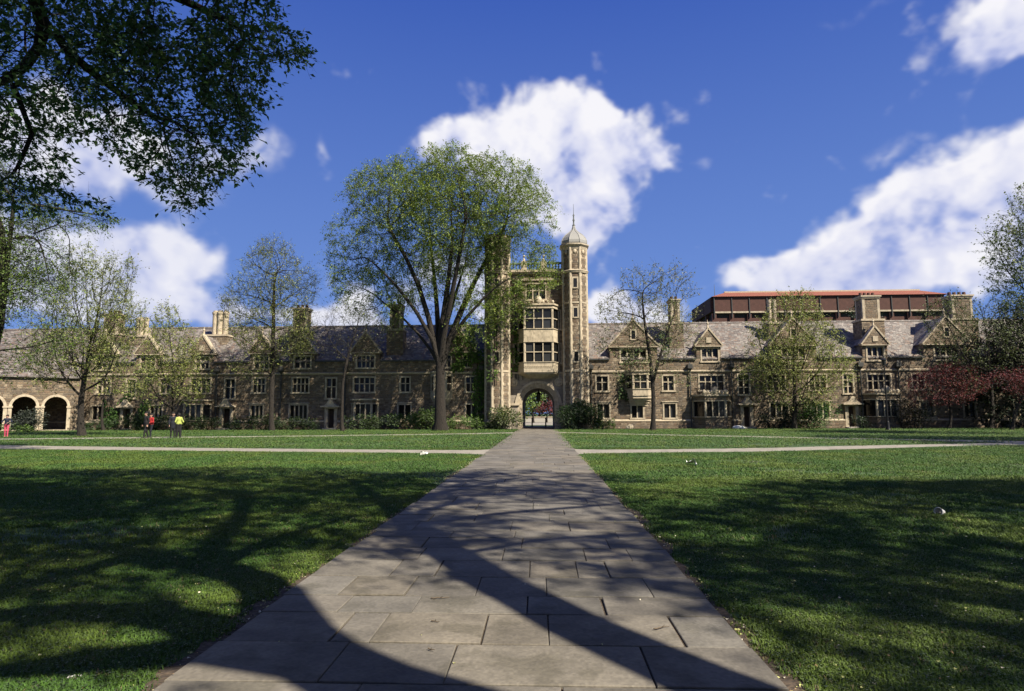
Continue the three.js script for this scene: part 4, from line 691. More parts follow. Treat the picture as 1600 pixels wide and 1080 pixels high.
plantTree('cedar_tree', 'dense dark evergreen filling the right end of the court', 'tree', [1610, 668], 63.5, [[1590, 570, 60, 70], [1560, 600, 40, 50], [1640, 560, 70, 90], [1580, 640, 60, 30], [1600, 520, 46, 50], [1545, 640, 34, 26]],
  { trunk: .4, fork: 650, count: 3000, step: .42, kill: .5, stiff: .3, tip: .01, twigs: 2, twigLen: .6, leaves: 9, leaf: .22, spread: .3, colors: [[.022, .036, .014], [.03, .045, .018], [.018, .03, .012]], twigR: .01, leafMat: M.leafDense });
plantTree('red_maple_tree', 'small spreading tree with dark red leaves by the right range', 'tree', [1482, 668], 61.5, [[1465, 598, 40, 20], [1500, 600, 36, 22], [1440, 606, 24, 14], [1485, 584, 36, 14], [1470, 620, 44, 12]],
  { trunk: .15, fork: 648, count: 3600, step: 0.22, kill: 0.26, stiff: .4, tip: .007, twigs: 1, twigLen: .45, leaves: 5, leaf: .13, spread: .2, colors: RED, twigR: .007 });
plantTree('red_maple_tree', 'red-leaved tree half hidden at the right edge of the view', 'tree', [1580, 668], 57, [[1565, 598, 30, 18], [1600, 596, 40, 20], [1620, 606, 40, 18]], { trunk: .15, fork: 648, count: 2400, step: 0.22, kill: 0.26, tip: .007, twigs: 1, twigLen: .45, leaves: 5, leaf: .13, spread: .2, colors: RED, twigR: .007 });
plantTree('ash_tree', 'leafy tree with a dark trunk at the left edge, light green branches', 'tree', [-70, 705], 27, [[20, 330, 90, 40], [20, 470, 90, 60], [60, 520, 60, 44], [120, 340, 66, 16], [40, 420, 80, 60], [-40, 400, 90, 90], [30, 500, 60, 50], [-60, 280, 80, 60], [90, 440, 40, 24], [10, 560, 40, 30]],
  { trunk: .3, fork: 520, forkX: -4, count: 12000, step: 0.2, kill: 0.24, stiff: .7, jit: .3, up: 0, tip: .006, twigs: 1, twigLen: .5, droop: -.3, leaves: 7, leaf: .085, spread: .14, colors: [...GREEN, [.13, .19, .05]], twigR: .005, seed: 33,
    limbs: [{ pts: [[4, 460, 0, .2], [8, 400, 0, .16], [4, 340, 0, .12]] }, { pts: [[20, 375, .2, .06], [60, 368, .3, .045], [100, 355, .4, .035]] }, { pts: [[30, 318, .3, .08], [80, 325, .5, .06], [130, 340, .7, .04], [185, 345, .8, .025]] }] });

// the elms around the camera: trunks and crowns stand behind and beside it and shade the foreground
const up = (x, z, h, r) => [x + .766 * h, h, z + .643 * h, r];
const over = (x, z, h, rx, ry, rz) => [x + .766 * h, h, z + .643 * h, rx, ry, rz];
{
  const R = rng(404), T = thing('elm_tree', 'great elm behind the viewer whose limbs shade the near walk', 'tree', [0, 0, 0], 'elms around the viewpoint');
  const seeds = [[-1, 6.55, -.05, 1.3, .62], [0, 6.52, 1.6, 1.25, .52], [1, 6.46, 3.4, 1.2, .48], [2, 6.42, 5.0, 1.2, .46]], S = (par, pts) => { pts.forEach((p) => { seeds.push([par, ...p]); par = seeds.length - 1; }); return par; };
  const a = S(3, [up(1.6, -3.3, 5.8, .29), up(.88, -4.17, 6.5, .28), up(.26, -5, 7.1, .27), up(-.5, -6.2, 7.9, .27), up(-1.1, -7.5, 8.6, .26), up(-1.94, -9.4, 9.7, .24), up(-2.7, -11.4, 10.8, .19)]);
  S(a, [up(-3.3, -12.8, 11.6, .13), up(-4.2, -14.6, 12.6, .1), up(-5, -16.4, 13.6, .07)]); S(a, [up(-2.2, -13, 11.6, .11), up(-1.4, -15, 12.8, .08), up(-.4, -16.6, 13.8, .05)]); S(a - 1, [up(-.7, -10.6, 10.6, .09), up(.9, -11.4, 11.4, .07), up(2.6, -12.4, 12, .05)]); S(a - 2, [up(-.1, -8.4, 9.4, .07), up(1.2, -9.0, 10, .05)]); S(a - 1, [up(-2.0, -10.9, 10.6, .1), up(-1.0, -12.6, 11.6, .07)]);
  const b = S(3, [up(1.1, -2.7, 5.8, .38), up(.3, -3.2, 6.3, .37), up(-.5, -3.7, 6.8, .36), up(-1.2, -4.05, 7.2, .35), up(-1.6, -4.35, 7.5, .35), up(-2.1, -4.95, 7.9, .34)]);
  const b1 = S(b, [up(-2.25, -5.4, 8.2, .30), up(-2.4, -5.9, 8.5, .28), up(-2.8, -6.6, 8.9, .25), up(-3.5, -6.95, 9.3, .24)]), b4 = S(b1, [up(-4.1, -7.0, 9.6, .2)]);
  S(b1, [up(-4.0, -7.7, 9.9, .17), up(-4.4, -8.7, 10.4, .15), up(-4.6, -9.8, 10.9, .14), up(-5.2, -11.2, 11.4, .11), up(-6.0, -13, 12.2, .08)]); S(b1, [up(-3.55, -8.0, 9.8, .12), up(-3.45, -9.3, 10.3, .1), up(-3.0, -10, 10.7, .07)]);
  S(b4, [up(-4.7, -7.35, 10, .18), up(-4.95, -6.7, 10.2, .16), up(-4.95, -5.8, 10.4, .13), up(-5.2, -4.9, 10.8, .1)]); S(b4, [up(-5.2, -7.9, 10.1, .14), up(-6.4, -8.4, 10.8, .11), up(-8, -8.8, 11.4, .08)]);
  S(b, [up(-2.55, -5.0, 8.2, .28), up(-3.2, -5.4, 8.6, .25), up(-4.0, -5.65, 9, .21), up(-4.7, -5.2, 9.4, .16), up(-5.6, -4.7, 9.9, .1)]); S(b - 1, [up(-2.4, -4.55, 7.9, .24), up(-3.0, -4.4, 8.2, .2), up(-3.7, -4.0, 8.6, .15)]);
  S(3, [[6.4, 6.6, 2.2, .32], [5.8, 8.4, 4, .26], [5, 10.4, 6, .2], [4, 12, 8, .13]]);
  const lobes = [over(-5.5, -12.5, 12, 3.4, 2.0, 2), over(-10.5, -12, 12.5, 4.4, 2.2, 2.6), over(-5, -15.5, 14, 4.2, 2.2, 2.4), over(-12, -15.5, 13, 4.6, 2.2, 2.2), over(-8.5, -17, 14.5, 4, 2, 1.8), over(-1.2, -16.4, 14.5, 3.0, 1.8, 1.6), over(-9.5, -7.5, 11, 2.4, 1.6, 1.4), over(-16, -16.5, 13, 3.6, 2.2, 2.2), over(-14, -10, 12, 3.4, 2, 2.4), over(1.5, -12.5, 12.5, 2.2, 1.4, 1.1), over(-3, -9, 11, 2.4, 1.2, 1.4), over(-7.5, -10, 11.5, 3, 1.4, 1.6), over(-6.5, -7.4, 12.5, 3, 1.1, 1.6), over(-8, -4.4, 12, 3, 1.1, 1.4), over(-11, -8.5, 12.5, 3, 1.4, 1.8), over(-1, -13.4, 13.5, 3, 1.4, 1.3), over(-9, -13.5, 13.5, 4, 1.8, 1.6), over(-5, -9.5, 14.5, 4, 1.2, 2), over(-9, -8, 15, 4, 1.2, 2.4), over(-5, -5.0, 13.5, 2, .9, 1.2), over(-7, -5.6, 14, 3, .9, 1.6), over(-.6, -9.8, 15, 2.8, .9, 1.8), over(-12, -6, 14, 3.4, 1, 2), over(-10, -10.5, 15, 4, 1, 2), over(-4, -12, 15.5, 4, 1, 2), over(-13, -13, 15, 4, 1, 2), over(.6, -7.6, 12, 2.2, .7, 1.2), over(-5.6, -5.4, 10.4, 2.2, 1, 1.4), [3, 13.5, 10, 4, 3, 3.2]];
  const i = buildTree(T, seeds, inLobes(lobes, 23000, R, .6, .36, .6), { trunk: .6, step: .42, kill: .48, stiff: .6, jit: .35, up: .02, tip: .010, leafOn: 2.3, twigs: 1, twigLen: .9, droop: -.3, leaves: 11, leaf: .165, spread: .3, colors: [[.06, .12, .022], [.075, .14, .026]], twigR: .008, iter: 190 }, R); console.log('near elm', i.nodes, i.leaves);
}
{
  const R = rng(505), T = thing('elm_tree', 'elm right of the viewer dappling the right-hand lawn', 'tree', [0, 0, 0], 'elms around the viewpoint');
  const seeds = [[-1, 15.6, -.05, 3.4, .5], [0, 15.5, 2, 3.4, .42], [1, 15.4, 4.4, 3.3, .38], [2, 14.6, 6.6, 2.6, .3], [3, 13.6, 9, 1.8, .22], [2, 16.6, 7, 1.8, .28], [5, 18, 10, -1.5, .2]];
  const lobes = [over(5.2, -6.4, 12.5, 2.8, 2, 1.8), over(8.5, -12.8, 13, 3.6, 2.4, 1.9), over(11.5, -13, 14, 3.6, 2.4, 2.2), over(4.2, -9.6, 14, 2.4, 1.6, 1.2), over(5.2, -3.4, 11, 2.6, 1.8, 1.8), over(7.5, -5, 13, 3.4, 2.2, 2.4), over(5, -8.0, 13, 2.6, 1.2, 1.4), over(4.2, -4.8, 13, 2.6, 1, 1.6), over(6.8, -3.2, 14, 2.6, 1.2, 1.6), over(2.8, -6.6, 14, 1.6, .9, 1.4), over(3.6, -2.9, 13, 1.8, .9, 1.2), over(6, -11.6, 13.5, 2.6, 1.2, 1.2), over(12, -8, 14, 3.6, 2.4, 2.2)];
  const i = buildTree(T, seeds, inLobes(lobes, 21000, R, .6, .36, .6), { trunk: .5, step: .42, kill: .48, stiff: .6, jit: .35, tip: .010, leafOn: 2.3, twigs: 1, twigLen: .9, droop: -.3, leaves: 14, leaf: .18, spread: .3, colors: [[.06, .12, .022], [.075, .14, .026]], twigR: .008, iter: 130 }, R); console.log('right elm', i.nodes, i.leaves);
}
{
  const R = rng(606), T = thing('elm_tree', 'elm outside the right edge shading the far right lawn and paths', 'tree', [36, 0, -29], 'elms around the viewpoint');
  const lobes = [[0, 12, 0, 6, 4.4, 5], [-3.5, 13, -3.5, 4.6, 3.4, 4], [3, 15, 2, 5, 3.6, 4.6], [-4, 10, 2, 4, 3, 4]];
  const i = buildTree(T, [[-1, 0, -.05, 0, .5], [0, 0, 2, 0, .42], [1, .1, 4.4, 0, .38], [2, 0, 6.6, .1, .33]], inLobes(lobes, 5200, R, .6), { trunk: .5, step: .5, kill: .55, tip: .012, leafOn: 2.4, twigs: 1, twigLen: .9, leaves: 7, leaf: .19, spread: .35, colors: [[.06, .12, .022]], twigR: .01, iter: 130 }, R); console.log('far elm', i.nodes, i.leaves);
}
for (const [x, z, label] of [[-6, 11, 'elm behind the viewer on the left of the walk'], [9, 13, 'elm behind the viewer on the right of the walk']]) {
  const R = rng(Math.floor(900 + x)), T = thing('elm_tree', label, 'tree', [x, 0, z], 'elms around the viewpoint');
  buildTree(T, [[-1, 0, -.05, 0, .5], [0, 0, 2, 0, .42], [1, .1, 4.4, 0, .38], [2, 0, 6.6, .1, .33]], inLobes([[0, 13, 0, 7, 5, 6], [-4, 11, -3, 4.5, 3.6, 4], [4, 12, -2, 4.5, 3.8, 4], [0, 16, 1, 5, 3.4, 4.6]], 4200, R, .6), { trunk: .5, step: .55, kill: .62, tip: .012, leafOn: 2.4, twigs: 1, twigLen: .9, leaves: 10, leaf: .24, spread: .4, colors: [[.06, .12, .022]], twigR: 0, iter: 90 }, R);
}
{ // the overhanging bough in the upper left
  const R = rng(707), T = thing('elm_tree', 'elm whose dark leafy bough hangs into the upper left corner', 'tree', [-11.5, 0, -3.2]), o = V(-11.5, 0, -3.2);
  const seeds = [[-1, 0, -.05, 0, .5], [0, 0, 2, 0, .42], [1, .1, 4.4, -.1, .38], [2, .6, 7, -.8, .3]], P = (px, py, d) => { const q = at(px, py, d).sub(o); return [q.x, q.y, q.z]; }, S = (par, pts) => { pts.forEach((p) => { seeds.push([par, ...p]); par = seeds.length - 1; }); return par; };
  const j = S(3, [[1.6, 8.8, -1.9, .11], [...P(45, -150, 7.0), 0.075], [...P(66, -60, 7.4), 0.058], [...P(78, 20, 7.8), 0.049], [...P(86, 48, 7.9), 0.043]]);
  S(j, [[...P(66, 80, 8.1), 0.026], [...P(48, 98, 8.2), 0.023], [...P(20, 130, 8.4), 0.017], [...P(-20, 138, 8.6), 0.017]]); S(j, [[...P(98, 70, 8.0), 0.032], [...P(112, 90, 8.1), 0.029], [...P(150, 120, 8.3), 0.023], [...P(190, 150, 8.5), 0.019], [...P(240, 185, 8.6), 0.014]]);
  S(j - 2, [[...P(150, -60, 7.6), 0.029], [...P(230, -20, 7.9), 0.023], [...P(310, 10, 8.2), 0.017], [...P(380, 40, 8.4), 0.012]]); S(j + 3, [[...P(50, 210, 8.6), 0.012], [...P(30, 260, 8.8), 0.009]]);
  const ptsIn = (poly2, n, d0, d1) => { const out = []; let g = 0; while (out.length < n && g++ < n * 40) { const x = -80 + 580 * R(), y = -90 + 440 * R(); let c = false; for (let a = 0, b = poly2.length - 1; a < poly2.length; b = a++) { const [xi, yi] = poly2[a], [xj, yj] = poly2[b]; if ((yi > y) !== (yj > y) && x < (xj - xi) * (y - yi) / (yj - yi) + xi) c = !c; } if (!c) continue; if (fbm(x / 70 + 9, y / 70 + 9, 64, 8, 3) < .40) continue; out.push(at(x, y, lerp(d0, d1, R())).sub(o)); } return out; };
  const A = [...ptsIn([[-80, -90], [430, -90], [428, -5], [445, 30], [480, 92], [425, 112], [412, 150], [385, 225], [375, 262], [330, 290], [315, 325], [270, 318], [235, 275], [190, 245], [120, 235], [60, 200], [-80, 210]], 3600, 7.0, 9.8), ...ptsIn([[130, 30], [380, 20], [390, 190], [300, 215], [180, 150]], 1500, 7.4, 9.2), ...ptsIn([[-80, 150], [60, 200], [150, 290], [180, 335], [120, 320], [40, 330], [-80, 300]], 520, 8, 10), ...inLobes([[-1, 11, -2, 4, 3, 3.6], [1, 13, 2, 4, 3, 3.6], [-2.5, 9, -6, 3, 2.4, 3]], 900, R, .6)];
  const i = buildTree(T, seeds, A, { trunk: .5, step: .11, kill: .13, stiff: .55, jit: .35, up: -.03, tip: .0032, leafOn: 2.6, twigs: 1, twigP: .9, twigLen: .22, droop: -.25, leaves: 4.7, leaf: .074, aspect: .30, spread: .03, colors: [[.10, .22, .075], [.13, .26, .08], [.16, .29, .075], [.08, .18, .07]], twigR: .0022, iter: 240 }, R); console.log('bough', i.nodes, i.leaves);
}
// trees beyond the archway
plantTree('maple_tree', 'green tree in the street seen through the archway', 'tree', [833, 661], 104, [[828, 630, 12, 16], [836, 622, 12, 12], [822, 640, 8, 10]], { trunk: .2, fork: 648, count: 900, step: 0.4, kill: 0.45, tip: .01, twigs: 1, twigLen: .8, leaves: 8, leaf: .3, spread: .4, colors: GREEN, twigR: 0 });
plantTree('red_maple_tree', 'dark red maple in the street seen through the archway', 'tree', [854, 661], 107, [[855, 634, 10, 10], [848, 640, 10, 8], [860, 640, 8, 8]], { trunk: .16, fork: 652, count: 900, step: 0.4, kill: 0.45, tip: .01, twigs: 1, twigLen: .8, leaves: 8, leaf: .28, spread: .4, colors: RED, twigR: 0 });
plantTree('oak_tree', 'dark tree filling the street behind the archway maples', 'tree', [842, 658], 124, [[842, 618, 44, 30], [816, 636, 26, 24], [868, 636, 26, 24], [842, 600, 40, 22]], { trunk: .4, fork: 650, count: 2600, step: 0.6, kill: 0.7, tip: .012, twigs: 2, twigLen: 1, leaves: 9, leaf: .5, spread: .7, colors: DEEP, twigR: 0 });
// dark crown far behind the right range
plantTree('oak_tree', 'dark green treetop rising between the roof and the brick block', 'tree', [1345, 640], 100, [[1345, 495, 26, 18], [1352, 510, 34, 24]], { trunk: .4, fork: 560, count: 420, step: .7, kill: 1, tip: .012, twigs: 1, twigLen: .9, leaves: 6, leaf: .35, spread: .5, colors: DEEP, twigR: .01 });

// ------------------------------------------------------------------ shrubs, hedge clumps and climbers
function shrub(name, label, px, D, w, h, colors, o = {}) {
  const R = rng(Math.floor(px * 3 + D * 11)), b = at(px, 668, D), T = thing(name, label, o.cat ?? 'shrub', [b.x, 0, -D], o.group), L = new Leaves(), wood = new Wood(), n = o.n ?? Math.round(420 * w * h), u = V(0, 0, 0);
  const clumps = Array.from({ length: o.clumps ?? 9 }, () => [(R() - .5) * w * .9, h * (.2 + .62 * R()), (R() - .5) * (o.d ?? w * .7), (.25 + .2 * R()) * Math.min(w, h * 1.4)]);
  for (const c of clumps) wood.tube([V(c[0] * .2, -.02, c[2] * .2), V(c[0] * .6, c[1] * .5, c[2] * .6), V(c[0], c[1], c[2])], [.03, .022, .01], 4);
  for (let i = 0; i < n; i++) { const c = clumps[Math.floor(R() * clumps.length)]; u.set(R() - .5, R() - .5, R() - .5).normalize(); const r = c[3] * Math.pow(R(), .45), x = c[0] + u.x * r, y = Math.max(.03, c[1] + u.y * r * .9), z = c[2] + u.z * r; const q = colors[Math.floor(R() * colors.length)], k = .6 + .8 * R(), s = (o.leaf ?? .16) * (.6 + .8 * R()); u.set(u.x + R() - .5, u.y * .5 + R() - .4, u.z + R() - .5).normalize(); L.add(x, y, z, u, V(R() - .5, 1, R() - .5), s, s * .36, [q[0] * k, q[1] * k, q[2] * k]); }
  for (const [nm, g, m] of [['stems', wood.geometry(), M.bark], ['foliage', L.geometry(), M.leaf]]) { const q = new THREE.Mesh(g, m); q.name = nm; q.castShadow = q.receiveShadow = true; T.add(q); } return T;
}
const SHR = [[.07, .13, .028], [.09, .155, .032], [.055, .10, .022]], LIME = [[.13, .23, .03], [.16, .27, .04], [.10, .18, .03]];
shrub('shrub', 'pale leafy shrub left of the archway, foot of the left turret', 790, 62.6, 2.5, 1.9, [[.19, .22, .07], [.15, .2, .05], [.1, .14, .04]], { leaf: .2 });
shrub('shrub', 'low green shrub between the elm trunk and the gate tower', 748, 63, 2.6, 1.0, LIME);
shrub('shrub', 'bushy green shrub right of the archway', 891, 62.8, 2.2, 2.4, [[.05, .11, .025], [.07, .14, .03]]);
shrub('shrub', 'tall dark climbing shrub at the foot of the right turret', 908, 63.4, 2.2, 3.2, [[.03, .07, .02], [.04, .09, .022], [.06, .12, .03]]);
shrub('shrub', 'leafy shrub below the first window right of the tower', 925, 63.2, 2.0, 2.6, [[.05, .10, .022], [.08, .16, .03]]);
shrub('shrub', 'low green shrub under the second window right of the tower', 944, 63.4, 2.0, 1.0, LIME);
shrub('shrub', 'bright green bush beside the round leafy tree', 1268, 63, 3.4, 2.8, [[.08, .2, .02], [.10, .235, .028], [.06, .14, .02]]);
shrub('shrub', 'dark evergreen bush below the bright green one', 1244, 63.6, 3.0, 2.2, [[.022, .042, .016], [.03, .055, .02]]);
shrub('shrub', 'small dark shrub beneath the window left of the round tree', 1212, 64, 2.4, 1.3, [[.03, .05, .02], [.05, .08, .03]]);
shrub('shrub', 'drooping dark shrub under the red maple', 1428, 63.4, 3.0, 2.6, [[.035, .05, .02], [.06, .06, .03], [.07, .05, .03]]);
shrub('shrub', 'dark shrub left of the lamp post bay window', 1350, 64, 1.4, 1.1, DEEP);
[[222, 1.6, 'green hedge clump between the lantern door and the walkers'], [246, 1.2, 'hedge clump below the ground-floor window behind the walkers'], [276, 1.4, 'dark hedge clump behind the yellow-green jacket'], [318, 1.3, 'hedge clump under the left bay window'], [380, 1.2, 'hedge clump right of the hooded door'], [412, 1.3, 'hedge clump at the dark tree foot'], [446, 1.1, 'hedge clump under the four-light window'], [478, 1.1, 'hedge clump left of the shaded door'], [560, 1.2, 'hedge clump under the shaded bay window'], [600, 1.4, 'hedge clump right of the shaded bay window'], [636, 1.5, 'pale green bush left of the elm trunk'], [662, 2.0, 'bright green bush against the elm trunk'], [712, 1.2, 'low green bush right of the elm trunk'], [148, 1.0, 'low hedge clump beside the cloister end'], [182, 1.1, 'low hedge clump left of the lantern door']].forEach(([px, h, l], i) => shrub('hedge_clump', l, px, 63.8, 2.6, h, px > 600 && px < 720 ? LIME : px < 260 ? [[.08, .16, .03], [.06, .12, .025]] : SHR, { cat: 'hedge', group: 'hedge along the left range' }));
shrub('fern_clump', 'bright low plants at the cloister arch foot, behind the pink trousers', 24, 57, 3.2, .7, LIME, { cat: 'plant' });
shrub('shrub', 'grey-green bush standing inside the cloister arches', 44, 58.4, 2.6, 2.2, [[.06, .08, .05], [.08, .10, .06]], {});
function ivy(label, rects, D, colors, dens = 60) {              // rects of wall in metres: [x0, x1, y0, y1]
  const R = rng(Math.floor(rects[0][0] * 31 + 500)), T = thing('climbing_ivy', label, 'ivy', [(rects[0][0] + rects[0][1]) / 2, 0, -D], 'ivy on the walls'), L = new Leaves(), wood = new Wood(), X = T.position.x;
  for (const [x0, x1, y0, y1] of rects) {
    const n = Math.round((x1 - x0) * (y1 - y0) * dens), cx = (x0 + x1) / 2, cy = (y0 + y1) / 2;
    for (let i = 0; i < n; i++) { const x = lerp(x0, x1, R()), y = lerp(y0, y1, R()); const e = Math.max(Math.abs(x - cx) / (x1 - x0) * 2, Math.abs(y - cy) / (y1 - y0) * 2); if (fbm(x * 1.1 + 50, y * 1.1 + 50, 256, 6, 4) < .38 + .3 * Math.max(0, e - .55)) continue; const q = colors[Math.floor(R() * colors.length)], k = .6 + .8 * R(), s = .2 * (.6 + .8 * R()); L.add(x - X, y, .06 + R() * .32, V(R() - .5, -.5 - R() * .6, R() * .7).normalize(), V(0, .2, 1), s, s * .45, [q[0] * k, q[1] * k, q[2] * k]); }
    for (let i = 0; i < 4; i++) { const x = lerp(x0, x1, .2 + .6 * R()) - X; wood.tube([V(x, Math.max(0, y0 - .3), .05), V(x + (R() - .5) * .5, cy, .06), V(x + (R() - .5) * .9, y1 - .2, .05)], [.03, .02, .008], 4); }
  }
  for (const [nm, g, m] of [['stems', wood.geometry(), M.bark], ['foliage', L.geometry(), M.leaf]]) { const q = new THREE.Mesh(g, m); q.name = nm; q.castShadow = q.receiveShadow = true; T.add(q); }
}
ivy('ivy climbing the wall between the left range and the gate tower', [[fx(738), fx(762), 0, fy(545)], [fx(705), fx(745), fy(580), fy(510)]], FD - .02, LIME, 75);
ivy('ivy around the lantern door of the left range', [[fx(165), fx(192), .2, fy(618)], [fx(212), fx(240), .2, fy(622)], [fx(190), fx(214), fy(632), fy(612)]], FD - .02, [[.09, .19, .03], [.07, .15, .025]], 70);
ivy('ivy hanging beside the oriel on the gate tower', [[fx(799), fx(822), fy(590), fy(470)], [fx(798), fx(818), fy(480), fy(430)]], FD - .58, LIME, 60);
ivy('thin ivy on the left turret of the gate tower', [[fx(764), fx(782), fy(600), fy(420)]], FD - 2.1, LIME, 26);
ivy('ivy patch left of the right range oriel', [[fx(966), fx(984), fy(625), fy(585)]], FD - .02, SHR, 60);
ivy('ivy on the big gable window right of the tower', [[fx(970), fx(1012), fy(570), fy(546)], [fx(1030), fx(1052), fy(556), fy(520)]], FD - .02, SHR, 26);

// ------------------------------------------------------------------ lamp post, bench block, litter
{
  const b = at(1388, 672, 58), g = thing('lamp_post', 'tall thin dark lamp post before the right bay window', 'lamp post', [b.x, 0, -58]);
  part(g, 'base', new THREE.LatheGeometry([[.24, 0], [.24, .12], [.16, .2], [.14, .7], [.09, .8]].map(([r, y]) => new THREE.Vector2(r, y)), 10), M.iron); part(g, 'pole', new THREE.CylinderGeometry(.045, .075, 4.8, 8).translate(0, 3.2, 0), M.iron); part(g, 'bracket', [rod(V(0, 5.55, 0), V(.25, 5.85, 0), .025), rod(V(0, 5.55, 0), V(-.25, 5.85, 0), .025)], M.iron);
  part(g, 'lantern', new THREE.CylinderGeometry(.2, .13, .5, 6).translate(0, 5.95, 0), M.glass[3]); part(g, 'cap', [new THREE.ConeGeometry(.26, .25, 6).translate(0, 6.32, 0), new THREE.SphereGeometry(.05, 6, 5).translate(0, 6.5, 0)], M.iron);
}
const blob = (r, sx, sy, sz, seed, d = 1) => { const g = new THREE.IcosahedronGeometry(r, 2), p = g.attributes.position; for (let i = 0; i < p.count; i++) { const x = p.getX(i), y = p.getY(i), z = p.getZ(i), k = 1 + (fbm(x / r * 1.4 + 5, y / r * 1.4 + z / r + 5, 64, seed, 3) - .5) * d; p.setXYZ(i, x * k * sx, y * k * sy, z * k * sz); } g.computeVertexNormals(); return g; };
const white = std({ color: rgb(.62, .61, .58), roughness: .8 });
function small(name, label, cat, px, py, g, mat, y = 0) { const p = onGround(px, py), m = new THREE.Mesh(g, mat); m.name = numbered(name); m.position.set(p.x, y, p.z); m.castShadow = m.receiveShadow = true; m.userData = { label, category: cat }; scene.add(m); return m; }
small('boulder', 'white rounded stone on the grass before the hooded door', 'stone', 1155, 670.5, blob(.4, 1.5, .6, .9, 4, .5), white, .12);
small('stone_block', 'small carved stone at the wall foot right of the tower', 'stone', 984, 671, blob(.34, 1, .9, .8, 7, .7), M.lime, .2);
function scrap(label, px, py, w, h, seed, bend) { const g = new THREE.PlaneGeometry(w, h, 8, 6), p = g.attributes.position; for (let i = 0; i < p.count; i++) { const x = p.getX(i) / w, y = p.getY(i) / h; p.setZ(i, bend * (x * x + .6 * Math.sin(x * 5 + y * 4 + seed)) * w + (hash2(i, seed, 2) - .5) * w * .1); } g.rotateX(-1.05); g.rotateY(seed); g.computeVertexNormals(); return small('paper_scrap', label, 'litter', px, py, g, new THREE.MeshStandardMaterial({ color: rgb(.78, .77, .72), roughness: .85, side: THREE.DoubleSide }), h * .45); }
{
  const p = onGround(1470, 806), g = thing('paper_cup', 'white paper cup lying on the right-hand lawn', 'litter', [p.x, .04, p.z]); g.rotation.set(.25, .6, 1.25); g.scale.setScalar(1.45); g.position.y = .06;
  part(g, 'cup', new THREE.LatheGeometry([[.001, -.05], [.03, -.05], [.042, .05], [.039, .05], [.027, -.046]].map(([r, y]) => new THREE.Vector2(r, y)), 18), white); part(g, 'rim', new THREE.TorusGeometry(.042, .0035, 6, 20).rotateX(Math.PI / 2).translate(0, .05, 0), white);
}
scrap('crumpled pale paper right of the walk near the cross path', 1082, 729, .38, .26, 2, .25); scrap('paper scrap left of the walk by the cross path', 662, 713, .3, .2, 4, .3); scrap('torn paper on the dark right lawn', 1290, 910, .045, .03, 6, .3); scrap('pale wrapper at the right foreground', 1315, 998, .07, .04, 8, .25); scrap('pale stick-like scrap in the left foreground', 120, 1062, .11, .03, 1, .2);
const wood1 = std({ color: rgb(.10, .075, .05), roughness: 1 });
function stick(label, px, py, L, ang, seed) { const R = rng(seed), w = new Wood(), pts = [], rs = []; for (let i = 0; i < 7; i++) { pts.push(V((i / 6 - .5) * L, .006 + R() * .006, (R() - .5) * L * .12)); rs.push(.005 * (1.2 - i / 8)); } w.tube(pts, rs, 5); w.tube([pts[3], pts[3].clone().add(V(L * .12, .02, L * .14))], [.003, .0012], 4); const m = small('fallen_twig', label, 'twig', px, py, w.geometry(), wood1, .034); m.rotation.y = ang; return m; }
stick('dark fallen twig lying on the middle of the walk', 688, 942, .16, .25, 1); stick('forked twig by the right edge of the walk', 1034, 990, .14, .5, 2); stick('short twig on the near left flagstones', 680, 980, .07, -.3, 3); stick('thin twig on the lower flagstones', 674, 1025, .06, -.5, 4);

